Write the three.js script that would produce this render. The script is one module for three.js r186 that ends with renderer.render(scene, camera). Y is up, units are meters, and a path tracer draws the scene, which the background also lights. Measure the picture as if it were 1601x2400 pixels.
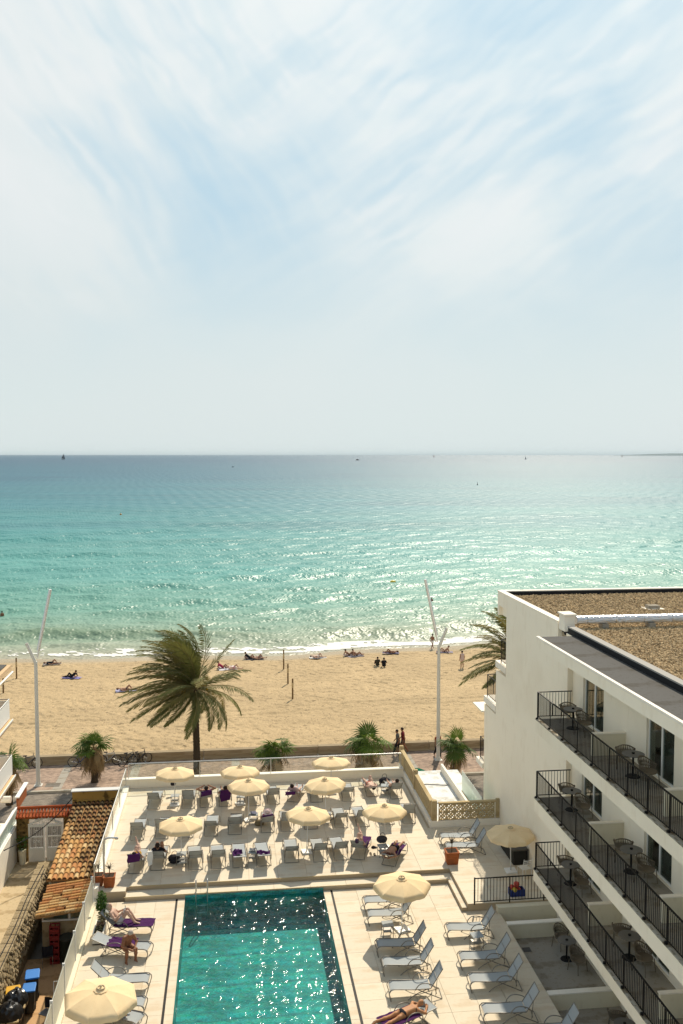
import * as THREE from 'three';
import { mergeGeometries, mergeVertices } from 'three/addons/utils/BufferGeometryUtils.js';
import { RoundedBoxGeometry } from 'three/addons/geometries/RoundedBoxGeometry.js';
import { MarchingCubes } from 'three/addons/objects/MarchingCubes.js';

// ───────────── camera ─────────────
const scene = new THREE.Scene();
const FOC = 2150, EYE = 18, YAW = Math.atan(260 / FOC), PITCH = Math.atan(135 / FOC);   // focal length in photo pixels (2400 high)
const camera = new THREE.PerspectiveCamera(2 * Math.atan(1200 / FOC) * 180 / Math.PI, 1601 / 2400, 0.1, 60000);
camera.rotation.order = 'YXZ';
camera.position.set(0, EYE, 0);
camera.rotation.set(-PITCH, -YAW, 0);
scene.add(camera);

// ───────────── deterministic noise ─────────────
function rng(seed) { let a = seed >>> 0; return () => { a = (a + 0x6D2B79F5) | 0; let t = Math.imul(a ^ (a >>> 15), 1 | a); t = (t + Math.imul(t ^ (t >>> 7), 61 | t)) ^ t; return ((t ^ (t >>> 14)) >>> 0) / 4294967296; }; }
const R = rng(7);
const rr = (a, b) => a + (b - a) * R();
function h2(x, y) { let n = Math.imul(x | 0, 374761393) + Math.imul(y | 0, 668265263); n = Math.imul(n ^ (n >>> 13), 1274126177); return ((n ^ (n >>> 16)) >>> 0) / 4294967296; }
const mod = (a, n) => ((a % n) + n) % n;
function vn(x, y, px = 0, py = px) {                      // value noise, periodic when px > 0
  const xi = Math.floor(x), yi = Math.floor(y), fx = x - xi, fy = y - yi, u = fx * fx * (3 - 2 * fx), v = fy * fy * (3 - 2 * fy);
  const X0 = px ? mod(xi, px) : xi, X1 = px ? mod(xi + 1, px) : xi + 1, Y0 = py ? mod(yi, py) : yi, Y1 = py ? mod(yi + 1, py) : yi + 1;
  const a = h2(X0, Y0), b = h2(X1, Y0), c = h2(X0, Y1), d = h2(X1, Y1);
  return a + (b - a) * u + (c - a) * v + (a - b - c + d) * u * v;
}
function fbm(x, y, oct = 4, per = 0, pery = per) { let s = 0, a = 0.5, t = 0; for (let i = 0; i < oct; i++) { s += a * vn(x + i * 17.3 * !per, y + i * 9.1 * !per, per, pery); t += a; x *= 2; y *= 2; per *= 2; pery *= 2; a *= 0.5; } return s / t; }
const sm = (a, b, x) => { const t = Math.min(1, Math.max(0, (x - a) / (b - a))); return t * t * (3 - 2 * t); };
const mix = (a, b, t) => a + (b - a) * t;
const mix3 = (a, b, t) => [mix(a[0], b[0], t), mix(a[1], b[1], t), mix(a[2], b[2], t)];

// ───────────── sky: pale blue with thin streaked cirrus ─────────────
const SUN_AZ = 20 * Math.PI / 180, SUN_EL = 42.5 * Math.PI / 180;
const sunDir = new THREE.Vector3(Math.sin(SUN_AZ) * Math.cos(SUN_EL), Math.sin(SUN_EL), -Math.cos(SUN_AZ) * Math.cos(SUN_EL));
{
  const AIR = 0.875, W = 2560, H = 1280, d = new Float32Array(W * H * 4);
  for (let j = 0; j < H; j++) {
    const el = ((j + 0.5) / H - 0.5) * Math.PI, sy = Math.sin(el), cy = Math.cos(el);
    for (let i = 0; i < W; i++) {
      const k = (j * W + i) * 4;
      if (el < -0.02) { d[k] = 0.40; d[k + 1] = 0.475; d[k + 2] = 0.49; d[k + 3] = 1; continue; }
      const az = ((i + 0.5) / W - 0.5) * 2 * Math.PI, x = cy * Math.cos(az), z = cy * Math.sin(az), e = Math.max(0, sy);
      const s = x * sunDir.x + sy * sunDir.y + z * sunDir.z;
      const ang = Math.acos(Math.max(-1, Math.min(1, s)));               // angle from the sun
      // air: milky at the horizon and towards the sun, deep blue overhead and opposite
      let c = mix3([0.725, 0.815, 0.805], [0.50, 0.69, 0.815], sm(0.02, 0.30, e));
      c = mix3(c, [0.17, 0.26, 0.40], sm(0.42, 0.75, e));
      // cirrus: broad veils and thin streaks that fan out upwards
      let a = az + Math.PI / 2 - YAW + 0.07; a = Math.atan2(Math.sin(a), Math.cos(a));
      const w1 = fbm(a * 4.5 + 3, el * 6 + 8, 5) - 0.5, w2 = fbm(a * 4.0 + 31, el * 7 - 4, 5) - 0.5;
      const veil = fbm(a * 3.6 + w1 * 0.9 + 6.2, el * 6.6 + w2 * 1.1 + 3.7, 6);
      const vA = el - 0.58 * a, uA = a + 0.58 * el, vB = 0.75 * el + 0.9 * a, uB = 0.75 * a - 0.9 * el, side = sm(-0.22, 0.12, a + 0.35 * w2 - 0.25 * (el - 0.2));
      const str = mix(fbm(uB * 4.2 + w2 * 0.7 + 2, vB * 19 + w1 * 2.2 + 9, 6), fbm(uA * 4.2 + w1 * 0.7 + 11, vA * 21 + w2 * 2.2 - 2, 6), side);
      const fine = mix(fbm(uB * 12 + w1 * 2, vB * 85 + w2 * 7, 5), fbm(uA * 12 + w2 * 2, vA * 90 + w1 * 7, 5), side);
      const fade = sm(Math.PI, 2.0, Math.abs(a));
      let cl = 0.56 + 1.75 * (veil - 0.47) + 0.72 * (str - 0.5) * sm(0.05, 0.22, el) + 0.8 * (fine - 0.5) * sm(0.06, 0.3, el);
      cl = mix(0.5, Math.max(0, Math.min(1, cl)), fade) * mix(1, 0.4, sm(0.45, 0.85, e));
      cl = mix(0.85 * cl + 0.12, cl, sm(0.03, 0.2, el));
      const lit = 0.755 + 0.10 * sm(0.9, 0.3, ang);
      c = mix3(c, [lit * 0.965, lit * 1.05, lit * 1.05], cl * 0.9);
      const top = sm(0.55, 0.92, 0.6 * veil + 0.55 * str) * sm(0.12, 0.3, el) * fade; c = mix3(c, [0.90, 0.905, 0.91], top * 0.6);
      const rid = sm(0.80, 0.98, 1 - Math.abs(2 * str - 1)) * sm(0.35, 0.6, fine) * sm(0.1, 0.25, el) * sm(0.40, 0.58, veil) * fade; c = mix3(c, [0.90, 0.915, 0.92], rid * 0.32);
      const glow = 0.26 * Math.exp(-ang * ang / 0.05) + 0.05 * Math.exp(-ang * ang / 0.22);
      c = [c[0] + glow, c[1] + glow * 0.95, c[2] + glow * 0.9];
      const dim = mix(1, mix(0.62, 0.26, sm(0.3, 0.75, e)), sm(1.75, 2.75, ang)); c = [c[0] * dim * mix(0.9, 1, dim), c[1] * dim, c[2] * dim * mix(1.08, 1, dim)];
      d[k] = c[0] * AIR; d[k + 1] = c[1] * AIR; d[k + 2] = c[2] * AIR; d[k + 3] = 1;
    }
  }
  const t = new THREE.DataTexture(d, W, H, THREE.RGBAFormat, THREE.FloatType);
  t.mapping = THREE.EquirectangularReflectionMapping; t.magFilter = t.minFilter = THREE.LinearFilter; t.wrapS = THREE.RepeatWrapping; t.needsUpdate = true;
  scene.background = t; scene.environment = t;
}

// ───────────── sun and exposure ─────────────
const sun = new THREE.DirectionalLight(new THREE.Color().setRGB(1, 0.90, 0.735), 5.0);
sun.position.copy(sunDir).multiplyScalar(120).add(new THREE.Vector3(3, 0, -45)); sun.target.position.set(3, 0, -45);
sun.castShadow = true; sun.shadow.mapSize.set(4096, 4096); sun.shadow.normalBias = 0.05; sun.shadow.radius = 1.2;
Object.assign(sun.shadow.camera, { left: -60, right: 60, top: 70, bottom: -70, near: 1, far: 300 });
scene.add(sun, sun.target);
const renderer = new THREE.WebGLRenderer({ antialias: true });
renderer.toneMapping = THREE.LinearToneMapping;
renderer.toneMappingExposure = 1.13;
renderer.shadowMap.enabled = true;

// ───────────── helpers ─────────────
const V = (x, y, z) => new THREE.Vector3(x, y, z);
const F_ = V(Math.sin(YAW) * Math.cos(PITCH), -Math.sin(PITCH), -Math.cos(YAW) * Math.cos(PITCH));
const R_ = V(Math.cos(YAW), 0, Math.sin(YAW)), U_ = V(Math.sin(YAW) * Math.sin(PITCH), Math.cos(PITCH), -Math.cos(YAW) * Math.sin(PITCH));
const ray = (px, py) => F_.clone().multiplyScalar(FOC).addScaledVector(R_, px - 800.5).addScaledVector(U_, 1200 - py);
function P(px, py, h = 0) { const d = ray(px, py); return d.multiplyScalar((h - EYE) / d.y).add(V(0, EYE, 0)); }   // photo pixel on the level h
function PZ(px, py, z) { const d = ray(px, py); return d.multiplyScalar(z / d.z).add(V(0, EYE, 0)); }               // photo pixel in the upright plane z
const z2 = (x, y) => [x / 3.92, 2050 + y / 3.92], z3 = (x, y) => [250 + x / 4.02, 1740 + y / 4.02], z4 = (x, y) => [600 + x / 3.92, 1740 + y / 3.92], z5 = (x, y) => [900 + x / 3.92, 1740 + y / 3.92], z6 = (x, y) => [800 + x / 3.136, 2000 + y / 3.136];

const used = {};
function numbered(n) { const k = used[n] = (used[n] ?? -1) + 1; return k ? `${n}_${String(k).padStart(3, '0')}` : n; }
function tag(o, label, category, group, kind) { o.userData = {}; if (label) o.userData.label = label; if (category) o.userData.category = category; if (group) o.userData.group = group; if (kind) o.userData.kind = kind; return o; }
function thing(name, label, category, pos = [0, 0, 0], turn = 0, group) { const o = new THREE.Group(); o.name = numbered(name); o.position.set(...(pos.isVector3 ? pos.toArray() : pos)); o.rotation.y = turn; scene.add(o); return tag(o, label, category, group); }
function clean(g) { if (g.index) g = g.toNonIndexed(); for (const k of Object.keys(g.attributes)) if (!['position', 'normal', 'uv', 'color'].includes(k)) g.deleteAttribute(k); return g; }
function merged(list) { list = [list].flat(9).filter(Boolean); if (list.length === 1) return list[0]; list = list.map(clean); const col = list.some(g => g.attributes.color); for (const g of list) { if (!g.attributes.uv) g.setAttribute('uv', new THREE.BufferAttribute(new Float32Array(g.attributes.position.count * 2), 2)); if (col && !g.attributes.color) g.setAttribute('color', new THREE.BufferAttribute(new Float32Array(g.attributes.position.count * 3).fill(1), 3)); } return mergeGeometries(list); }
function part(name, geo, mat, parent) { const m = new THREE.Mesh(merged(geo), mat); m.name = parent ? name : numbered(name); m.castShadow = m.receiveShadow = true; (parent || scene).add(m); return m; }
function one(name, geo, mat, label, category, group) { return tag(part(name, geo, mat), label, category, group); }
function struct(name, geo, mat) { return tag(part(name, geo, mat), null, null, null, 'structure'); }
function copy(o, pos, turn, label, group) { const c = o.clone(); c.name = numbered(o.name.replace(/_\d{3}$/, '')); c.userData = { ...o.userData }; c.position.copy(pos.isVector3 ? pos : V(...pos)); c.rotation.y = turn || 0; if (label) c.userData.label = label; if (group) c.userData.group = group; scene.add(c); return c; }
// geometry with uv in metres
function box(x0, x1, y0, y1, z0, z1) {
  const g = new THREE.BoxGeometry(x1 - x0, y1 - y0, z1 - z0); g.translate((x0 + x1) / 2, (y0 + y1) / 2, (z0 + z1) / 2); return metre(g);
}
function metre(g) { const p = g.attributes.position, n = g.attributes.normal, uv = new Float32Array(p.count * 2); for (let i = 0; i < p.count; i++) { const ax = Math.abs(n.getX(i)), ay = Math.abs(n.getY(i)), az = Math.abs(n.getZ(i)); const [u, v] = ay >= ax && ay >= az ? [p.getX(i), p.getZ(i)] : ax >= az ? [p.getZ(i), p.getY(i)] : [p.getX(i), p.getY(i)]; uv[2 * i] = u; uv[2 * i + 1] = v; } g.setAttribute('uv', new THREE.BufferAttribute(uv, 2)); return g; }
function rbox(w, h, d, r = 0.01, x = 0, y = 0, z = 0, s = 1) { return new RoundedBoxGeometry(w, h, d, s, Math.min(r, w / 2.1, h / 2.1, d / 2.1)).translate(x, y, z); }
function bar(a, b, r, n = 6, r2 = r) { a = a.isVector3 ? a : V(...a); b = b.isVector3 ? b : V(...b); const d = b.clone().sub(a), g = new THREE.CylinderGeometry(r2, r, d.length(), n, 1); g.applyQuaternion(new THREE.Quaternion().setFromUnitVectors(V(0, 1, 0), d.normalize())); return g.translate((a.x + b.x) / 2, (a.y + b.y) / 2, (a.z + b.z) / 2); }
function tube(pts, r, seg = 12, n = 6, closed = false) { return new THREE.TubeGeometry(new THREE.CatmullRomCurve3(pts.map(p => p.isVector3 ? p : V(...p)), closed, 'centripetal'), seg, r, n, closed); }
function sheet(x0, x1, z0, z1, y, nx = 1, nz = 1) { const g = new THREE.PlaneGeometry(x1 - x0, z1 - z0, nx, nz).rotateX(-Math.PI / 2).translate((x0 + x1) / 2, y, (z0 + z1) / 2); return metre(g); }
function tint(g, c) { g = clean(g); const a = new Float32Array(g.attributes.position.count * 3); for (let i = 0; i < a.length; i += 3) { a[i] = c[0]; a[i + 1] = c[1]; a[i + 2] = c[2]; } g.setAttribute('color', new THREE.BufferAttribute(a, 3)); return g; }
function quadStrip(pts) { const pos = [], uv = []; for (let i = 0; i + 3 < pts.length; i += 2) { const [a, b, c, d] = [pts[i], pts[i + 1], pts[i + 2], pts[i + 3]]; for (const p of [a, b, c, b, d, c]) { pos.push(p.x, p.y, p.z); uv.push(0, 0); } } const g = new THREE.BufferGeometry(); g.setAttribute('position', new THREE.Float32BufferAttribute(pos, 3)); g.setAttribute('uv', new THREE.Float32BufferAttribute(uv, 2)); g.computeVertexNormals(); return g; }

// textures and materials
function tex(n, fn, srgb = true, rep = 1, m = n) { const d = new Uint8Array(n * m * 4); for (let j = 0; j < m; j++) for (let i = 0; i < n; i++) { const c = fn(i / n, j / m), k = (j * n + i) * 4; for (let q = 0; q < 3; q++) d[k + q] = Math.max(0, Math.min(255, c[q] * 255)); d[k + 3] = 255; } const t = new THREE.DataTexture(d, n, m); t.wrapS = t.wrapT = THREE.RepeatWrapping; t.magFilter = THREE.LinearFilter; t.minFilter = THREE.LinearMipmapLinearFilter; t.generateMipmaps = true; if (srgb) t.colorSpace = THREE.SRGBColorSpace; t.repeat.set(rep, rep); t.needsUpdate = true; return t; }
const g3 = v => [v, v, v];
const rep = (t, r, r2 = r) => { const c = t.clone(); c.repeat.set(r, r2); c.needsUpdate = true; return c; };
const mottle = tex(256, (u, v) => g3(0.80 + 0.20 * fbm(u * 6, v * 6, 5, 6)));                               // soft blotches, for multiplying
const grain = tex(256, (u, v) => g3(fbm(u * 48, v * 48, 3, 48)), false);
const stain = tex(512, (u, v) => { const a = fbm(u * 4, v * 4, 5, 4), b = fbm(u * 22 + 3, v * 22, 3, 22), s = sm(0.52, 0.72, a) * 0.14 + sm(0.66, 0.8, b) * 0.08; return [1 - s * 0.85, 1 - s, 1 - s * 1.25]; });
const faint = tex(512, (u, v) => { const a = fbm(u * 3, v * 3, 5, 3), b = fbm(u * 26, v * 9, 3, 26, 9), s = sm(0.45, 0.8, a) * 0.035 + sm(0.6, 0.85, b) * 0.022; return [1 - s * 0.8, 1 - s, 1 - s * 1.3]; });
function mat(r, g, b, rough = 0.8, o = {}) { const m = new THREE.MeshPhysicalMaterial({ roughness: rough, ...(rough > 0.5 ? { specularIntensity: 0.3 } : {}), ...o }); m.color.setRGB(r, g, b); return m; }
const M = {
  plaster: mat(0.92, 0.835, 0.68, 0.9, { map: rep(faint, 0.17), bumpMap: rep(grain, 0.9), bumpScale: 0.004 }),
  plasterWhite: mat(0.88, 0.815, 0.70, 0.9, { map: rep(faint, 0.3), bumpMap: rep(grain, 0.9), bumpScale: 0.004 }),
  cream: mat(0.76, 0.69, 0.52, 0.9, { map: rep(faint, 0.35), bumpMap: rep(grain, 1), bumpScale: 0.004 }),
  concrete: mat(0.33, 0.295, 0.24, 0.92, { map: rep(stain, 0.6), bumpMap: rep(grain, 1.2), bumpScale: 0.004 }),
  felt: mat(0.105, 0.10, 0.093, 0.95, { map: rep(stain, 0.5), bumpMap: rep(grain, 2), bumpScale: 0.006 }),
  membrane: mat(0.018, 0.018, 0.02, 0.75),
  blackMetal: mat(0.008, 0.0075, 0.0075, 0.6, { specularIntensity: 0.35 }),
  steel: mat(0.55, 0.55, 0.53, 0.35, { metalness: 0.9 }),
  foil: mat(0.82, 0.84, 0.86, 0.28, { metalness: 1, bumpMap: rep(grain, 2.2), bumpScale: 0.03 }),
  whitePaint: mat(0.78, 0.77, 0.73, 0.45),
  lampPaint: mat(0.60, 0.575, 0.51, 0.5),
  glass: mat(0.93, 0.96, 0.94, 0.02, { transmission: 1, thickness: 0, ior: 1.5 }),
  frosted: mat(0.56, 0.56, 0.46, 0.45, { transmission: 0.5, thickness: 0 }),
  darkGlass: mat(0.55, 0.62, 0.60, 0.03, { transmission: 1, thickness: 0, ior: 1.5 }),
  curtain: mat(0.50, 0.47, 0.40, 0.9, { transmission: 0.3, thickness: 0 }),
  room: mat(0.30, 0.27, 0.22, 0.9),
  canopy: mat(0.86, 0.665, 0.40, 0.95, { transmission: 0.16, thickness: 0, specularIntensity: 0.25, map: rep(faint, 0.7) }),
  pole: mat(0.70, 0.69, 0.66, 0.4),
  sling: mat(0.34, 0.36, 0.36, 0.85, { bumpMap: rep(grain, 6), bumpScale: 0.002, specularIntensity: 0.4 }),
  frame: mat(0.20, 0.18, 0.15, 0.4, { metalness: 0.3 }),
  purple: mat(0.068, 0.016, 0.088, 0.95, { bumpMap: rep(grain, 5), bumpScale: 0.01 }),
  whiteCloth: mat(0.72, 0.71, 0.68, 0.95),
  darkCloth: mat(0.022, 0.021, 0.026, 0.95),
  clay: mat(0.42, 0.13, 0.045, 0.8, { map: rep(mottle, 2) }),
  soil: mat(0.045, 0.03, 0.02, 1),
  wicker: mat(0.155, 0.125, 0.088, 0.85),
  tableTop: mat(0.13, 0.125, 0.115, 0.5),
  rope: mat(0.50, 0.41, 0.26, 0.95),
  sandstone: mat(0.52, 0.40, 0.22, 0.95, { map: rep(stain, 1.2), bumpMap: rep(grain, 2), bumpScale: 0.01 }),
  wood: mat(0.23, 0.14, 0.06, 0.8, { map: rep(mottle, 3) }),
};

// ───────────── sea, beach, promenade ─────────────
const SEA = -4.9, PROM = -3.2;
const shoreZ = x => -104.8 - 0.045 * x + 1.1 * Math.sin(x * 0.11 + 1) + 0.6 * Math.sin(x * 0.31);
const sandY = (x, z) => { const s = z - shoreZ(x); return s > 0 ? mix(SEA + 0.02, -2.72, Math.pow(Math.min(1, s / 41), 0.85)) : SEA + 0.02 + s * 0.06; };
{
  // wave slopes as a tileable normal map
  const n = 2048, w = [], wr = rng(31);
  for (let i = 0; i < 64; i++) { const k = 5 + Math.floor(Math.pow(wr(), 1.5) * 125), th = (wr() - 0.5) * 2.7 + 1.45 + 0.9, kx = Math.round(k * Math.cos(th)), ky = Math.round(k * Math.sin(th)); w.push([kx, ky, wr() * 6.283, 0.040 / Math.pow(k / 16 + 0.6, 0.12)]); }
  const sx = new Float32Array(n * n), sy = new Float32Array(n * n), ci = new Float32Array(n), si = new Float32Array(n);
  for (const [kx, ky, ph, a] of w) { const l = Math.hypot(kx, ky) || 1, ax = a * kx / l, ay = a * ky / l; for (let i = 0; i < n; i++) { ci[i] = Math.cos(6.2831853 * kx * i / n + ph); si[i] = Math.sin(6.2831853 * kx * i / n + ph); } for (let j = 0; j < n; j++) { const cj = Math.cos(6.2831853 * ky * j / n), sj = Math.sin(6.2831853 * ky * j / n), o = j * n; for (let i = 0; i < n; i++) { const c = ci[i] * cj - si[i] * sj; sx[o + i] += c * ax; sy[o + i] += c * ay; } } }
  const d = new Uint8Array(n * n * 4);
  for (let i = 0; i < n * n; i++) { const q = 1 / Math.hypot(sx[i], sy[i], 1); d[4 * i] = 127.5 + 127.5 * -sx[i] * q; d[4 * i + 1] = 127.5 + 127.5 * -sy[i] * q; d[4 * i + 2] = 127.5 + 127.5 * q; d[4 * i + 3] = 255; }
  const nt = new THREE.DataTexture(d, n, n); nt.wrapS = nt.wrapT = THREE.RepeatWrapping; nt.magFilter = THREE.LinearFilter; nt.needsUpdate = true;
  M.waves = nt;

  const rows = 560, cols = 420, pos = new Float32Array((rows + 1) * (cols + 1) * 3), col = new Float32Array(pos.length), uv = new Float32Array((rows + 1) * (cols + 1) * 2), foamOf = new Float32Array((rows + 1) * (cols + 1)), idx = [];
  const comp = [[9.5, 0.10, 0.13, 1], [6.8, -0.28, 0.085, 2.2], [5.1, 0.42, 0.06, 4], [3.6, -0.15, 0.05, 0.4], [2.7, 0.55, 0.034, 5], [13, -0.05, 0.12, 3], [19, 0.22, 0.13, 5.5], [31, -0.12, 0.16, 0.9]];
  const stops = [[0, [0.42, 0.37, 0.26]], [5, [0.34, 0.36, 0.25]], [14, [0.225, 0.325, 0.225]], [34, [0.150, 0.325, 0.245]], [80, [0.095, 0.31, 0.27]], [170, [0.055, 0.25, 0.24]], [330, [0.028, 0.185, 0.215]], [800, [0.012, 0.12, 0.175]], [3000, [0.008, 0.082, 0.145]], [30000, [0.008, 0.068, 0.125]]];
  const colAt = s => { for (let i = 1; i < stops.length; i++) if (s < stops[i][0]) return mix3(stops[i - 1][1], stops[i][1], (Math.max(0, s) - stops[i - 1][0]) / (stops[i][0] - stops[i - 1][0])); return stops.at(-1)[1]; };
  let off = 0, dz = 0.35;
  for (let j = 0; j <= rows; j++) {
    const zr = -101 - off;
    for (let i = 0; i <= cols; i++) {
      const k = j * (cols + 1) + i, half = 0.62 * -zr + 18, x = (i / cols - 0.5) * 2 * half + zr * -0.12, z = zr;
      const s = shoreZ(x) - z, cell = Math.max(dz, 2 * half / cols);
      let y = 0, crest = 0;
      for (const [L, th, A, ph] of comp) {
        const f = sm(0.30, 0.14, cell / L); if (!f) continue;
        const gmod = 0.35 + 1.3 * vn(x / (L * 2.6) + ph * 7, z / (L * 1.5) + ph);
        const t = 6.28318 * ((z * Math.cos(th) + x * Math.sin(th)) / L) + ph + 2.4 * (vn(x / 23 + ph, z / 17) - 0.5);
        const c = Math.sin(t); y += f * A * gmod * (c + 0.35 * c * c); crest += f * A * gmod * Math.max(0, c);
      }
      const near = sm(-1, 9, s);
      // the swell that stands up before it breaks
      const br = Math.exp(-Math.pow((s - 11.5 + 2.5 * Math.sin(x * 0.09)) / 1.5, 2)) * (0.25 + 0.75 * vn(x / 11, 3)); const br2 = Math.exp(-Math.pow((s - 19 + 3 * Math.sin(x * 0.06 + 2)) / 2, 2)) * vn(x / 15, 9);
      y = y * (0.12 + 0.88 * near) + 0.36 * br + 0.26 * br2;
      pos[3 * k] = x; pos[3 * k + 1] = SEA + y + 0.02; pos[3 * k + 2] = z;
      const du = 26 * (fbm(x / 150 + 3, z / 150, 3) - 0.5), dv = 26 * (fbm(x / 150 + 40, z / 150 + 7, 3) - 0.5); uv[2 * k] = x * 0.616 + z * 0.788 + du; uv[2 * k + 1] = z * 0.616 - x * 0.788 + dv;
      let c = colAt(s * (0.8 + 0.4 * fbm(x / 60, z / 45, 3)));
      const patch = sm(0.55, 0.75, fbm(x / 90 + 4, z / 60, 4)) * sm(40, 120, s) * sm(3000, 500, s); c = mix3(c, [c[0] * 0.6, c[1] * 0.78, c[2] * 0.86], patch * 0.7);
      c = mix3(c, [0.19, 0.23, 0.11], br * 0.35 * near); const strk = 1 + 0.30 * (fbm(x / 46 + 8, z / 9, 4) - 0.5) * sm(20, 90, s); c = [c[0] * strk * 0.80, c[1] * strk * 0.85, c[2] * strk * 0.88];
      col[3 * k] = c[0]; col[3 * k + 1] = c[1]; col[3 * k + 2] = c[2];
      // foam
      const nz = fbm(x * 0.55, z * 1.1, 4), nz2 = fbm(x * 0.16 + 9, z * 0.5 + 4, 3);
      let fo = sm(0.3, 1.6, s) * sm(7.6, 3.2, s + 3 * (nz2 - 0.5)) * (0.15 + 1.0 * nz2) * (0.62 + 0.5 * sm(-25, 25, x)) + Math.exp(-Math.pow((s - 1.0) / 0.7, 2)) * 0.22;
      fo += br * sm(0.5, 0.9, vn(x / 7 + 40, 1)) * 0.4 + br2 * sm(0.55, 0.9, vn(x / 9 + 11, 5)) * 0.25;
      const w = sm(14, 40, s) * sm(420, 160, s) * sm(0.40, 0.62, crest) * sm(0.6, 0.85, vn(x / 14 + 2, z / 9)); fo += w * 0.0;
      foamOf[k] = fo * 1.15 - 0.62 * (1 - (0.5 + 1.5 * (nz - 0.5))) - 0.55 * h2(i * 7 + 3, j * 13 + 5);
    }
    if (j < rows) for (let i = 0; i < cols; i++) { const a = j * (cols + 1) + i, b = a + cols + 1; idx.push(a, a + 1, b, a + 1, b + 1, b); }
    off += dz; dz *= 1.0128;
  }
  const g = new THREE.BufferGeometry(); g.setAttribute('position', new THREE.BufferAttribute(pos, 3)); g.setAttribute('color', new THREE.BufferAttribute(col, 3)); g.setAttribute('uv', new THREE.BufferAttribute(uv, 2)); g.setIndex(idx); g.computeVertexNormals();
  const wv = rep(nt, 1 / 41);
  struct('sea', g, mat(1, 1, 1, 0.41, { vertexColors: true, normalMap: wv, normalScale: new THREE.Vector2(1.05, 1.05), ior: 1.33, specularIntensity: 0.42 }));
  // foam: the same water surface where it is broken white, a hand's breadth proud
  const fp = [], fi = [], map = new Map();
  const vtx = k => { if (!map.has(k)) { map.set(k, fp.length / 3); fp.push(pos[3 * k], pos[3 * k + 1] + 0.035, pos[3 * k + 2]); } return map.get(k); };
  for (let t = 0; t < idx.length; t += 3) { const a = idx[t], b = idx[t + 1], c = idx[t + 2]; if (foamOf[a] + foamOf[b] + foamOf[c] > 0) fi.push(vtx(a), vtx(b), vtx(c)); }
  const fg = new THREE.BufferGeometry(); fg.setAttribute('position', new THREE.Float32BufferAttribute(fp, 3)); fg.setIndex(fi); fg.computeVertexNormals();
  tag(part('surf_foam', fg, mat(0.70, 0.69, 0.64, 0.8)), 'white foam of small waves breaking along the shore', 'foam', null, 'stuff');
}
{
  // beach: trodden sand
  const x0 = -44, x1 = 52, z0 = -63.85, z1 = -112, nx = 860, nz = 470, g = new THREE.PlaneGeometry(1, 1, nx, nz), p = g.attributes.position, col = new Float32Array(p.count * 3), uv = g.attributes.uv;
  for (let k = 0; k < p.count; k++) {
    const x = mix(x0, x1, p.getX(k) + 0.5), z = mix(z0, z1, 0.5 - p.getY(k)), s = z - shoreZ(x), dry = sm(2.0, 4.2, s + 1.6 * (fbm(x / 5, z / 3, 2) - 0.5));
    const foot = sm(0.50, 0.80, vn(x * 2.7 + 5, z * 2.1)) * 0.078 * (0.35 + 0.9 * fbm(x / 7, z / 6, 2)), rake = 0.014 * Math.sin(z * 4.2 + 2 * fbm(x / 9, z / 9, 2)) * sm(0.5, 0.7, fbm(x / 30, z / 8 + 9, 2));
    const y = sandY(x, z) + dry * (0.16 * (fbm(x / 6, z / 4, 3) - 0.5) + 0.075 * (fbm(x * 1.3, z * 1.1, 3) - 0.5) - foot + rake - 0.07 * Math.exp(-Math.pow((z + 74 + 0.05 * x + 1.2 * Math.sin(x * 0.12)) / 0.28, 2)) - 0.07 * Math.exp(-Math.pow((z + 75.7 + 0.05 * x + 1.2 * Math.sin(x * 0.12)) / 0.28, 2)) - 0.05 * Math.exp(-Math.pow((z + 88 - 0.11 * x) / 0.35, 2)));
    p.setXYZ(k, x, Math.min(y, z > -66 ? -2.68 : 9), z); uv.setXY(k, x, z);
    let c = mix3([0.50, 0.435, 0.33], [0.60, 0.455, 0.27], dry); const v = 0.84 + 0.32 * fbm(x * 0.23 + 4, z * 0.35, 4); const weed = sm(0.62, 0.75, fbm(x * 0.35, z * 0.9 + 40, 4)) * Math.exp(-Math.pow((s - 4.4) / 0.5, 2)) * 0.5; c = mix3(c, [0.12, 0.085, 0.05], weed);
    col[3 * k] = c[0] * v; col[3 * k + 1] = c[1] * v; col[3 * k + 2] = c[2] * v;
  }
  g.setAttribute('color', new THREE.BufferAttribute(col, 3)); g.computeVertexNormals();
  if (g.attributes.normal.getY(0) < 0) { const ix = g.index.array; for (let i = 0; i < ix.length; i += 3) [ix[i], ix[i + 1]] = [ix[i + 1], ix[i]]; g.computeVertexNormals(); }
  struct('beach', g, mat(1, 1, 1, 0.95, { vertexColors: true, map: rep(tex(512, (u, v) => { const a = fbm(u * 40, v * 40, 3, 40), b = fbm(u * 150, v * 150, 2, 150); const q = 0.80 + 0.14 * a + 0.20 * (b - 0.5) - 0.22 * sm(0.66, 0.8, a); return [q, q * 0.985, q * 0.96]; }), 1 / 9), bumpMap: rep(grain, 0.35), bumpScale: 0.035 }));
}
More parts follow.
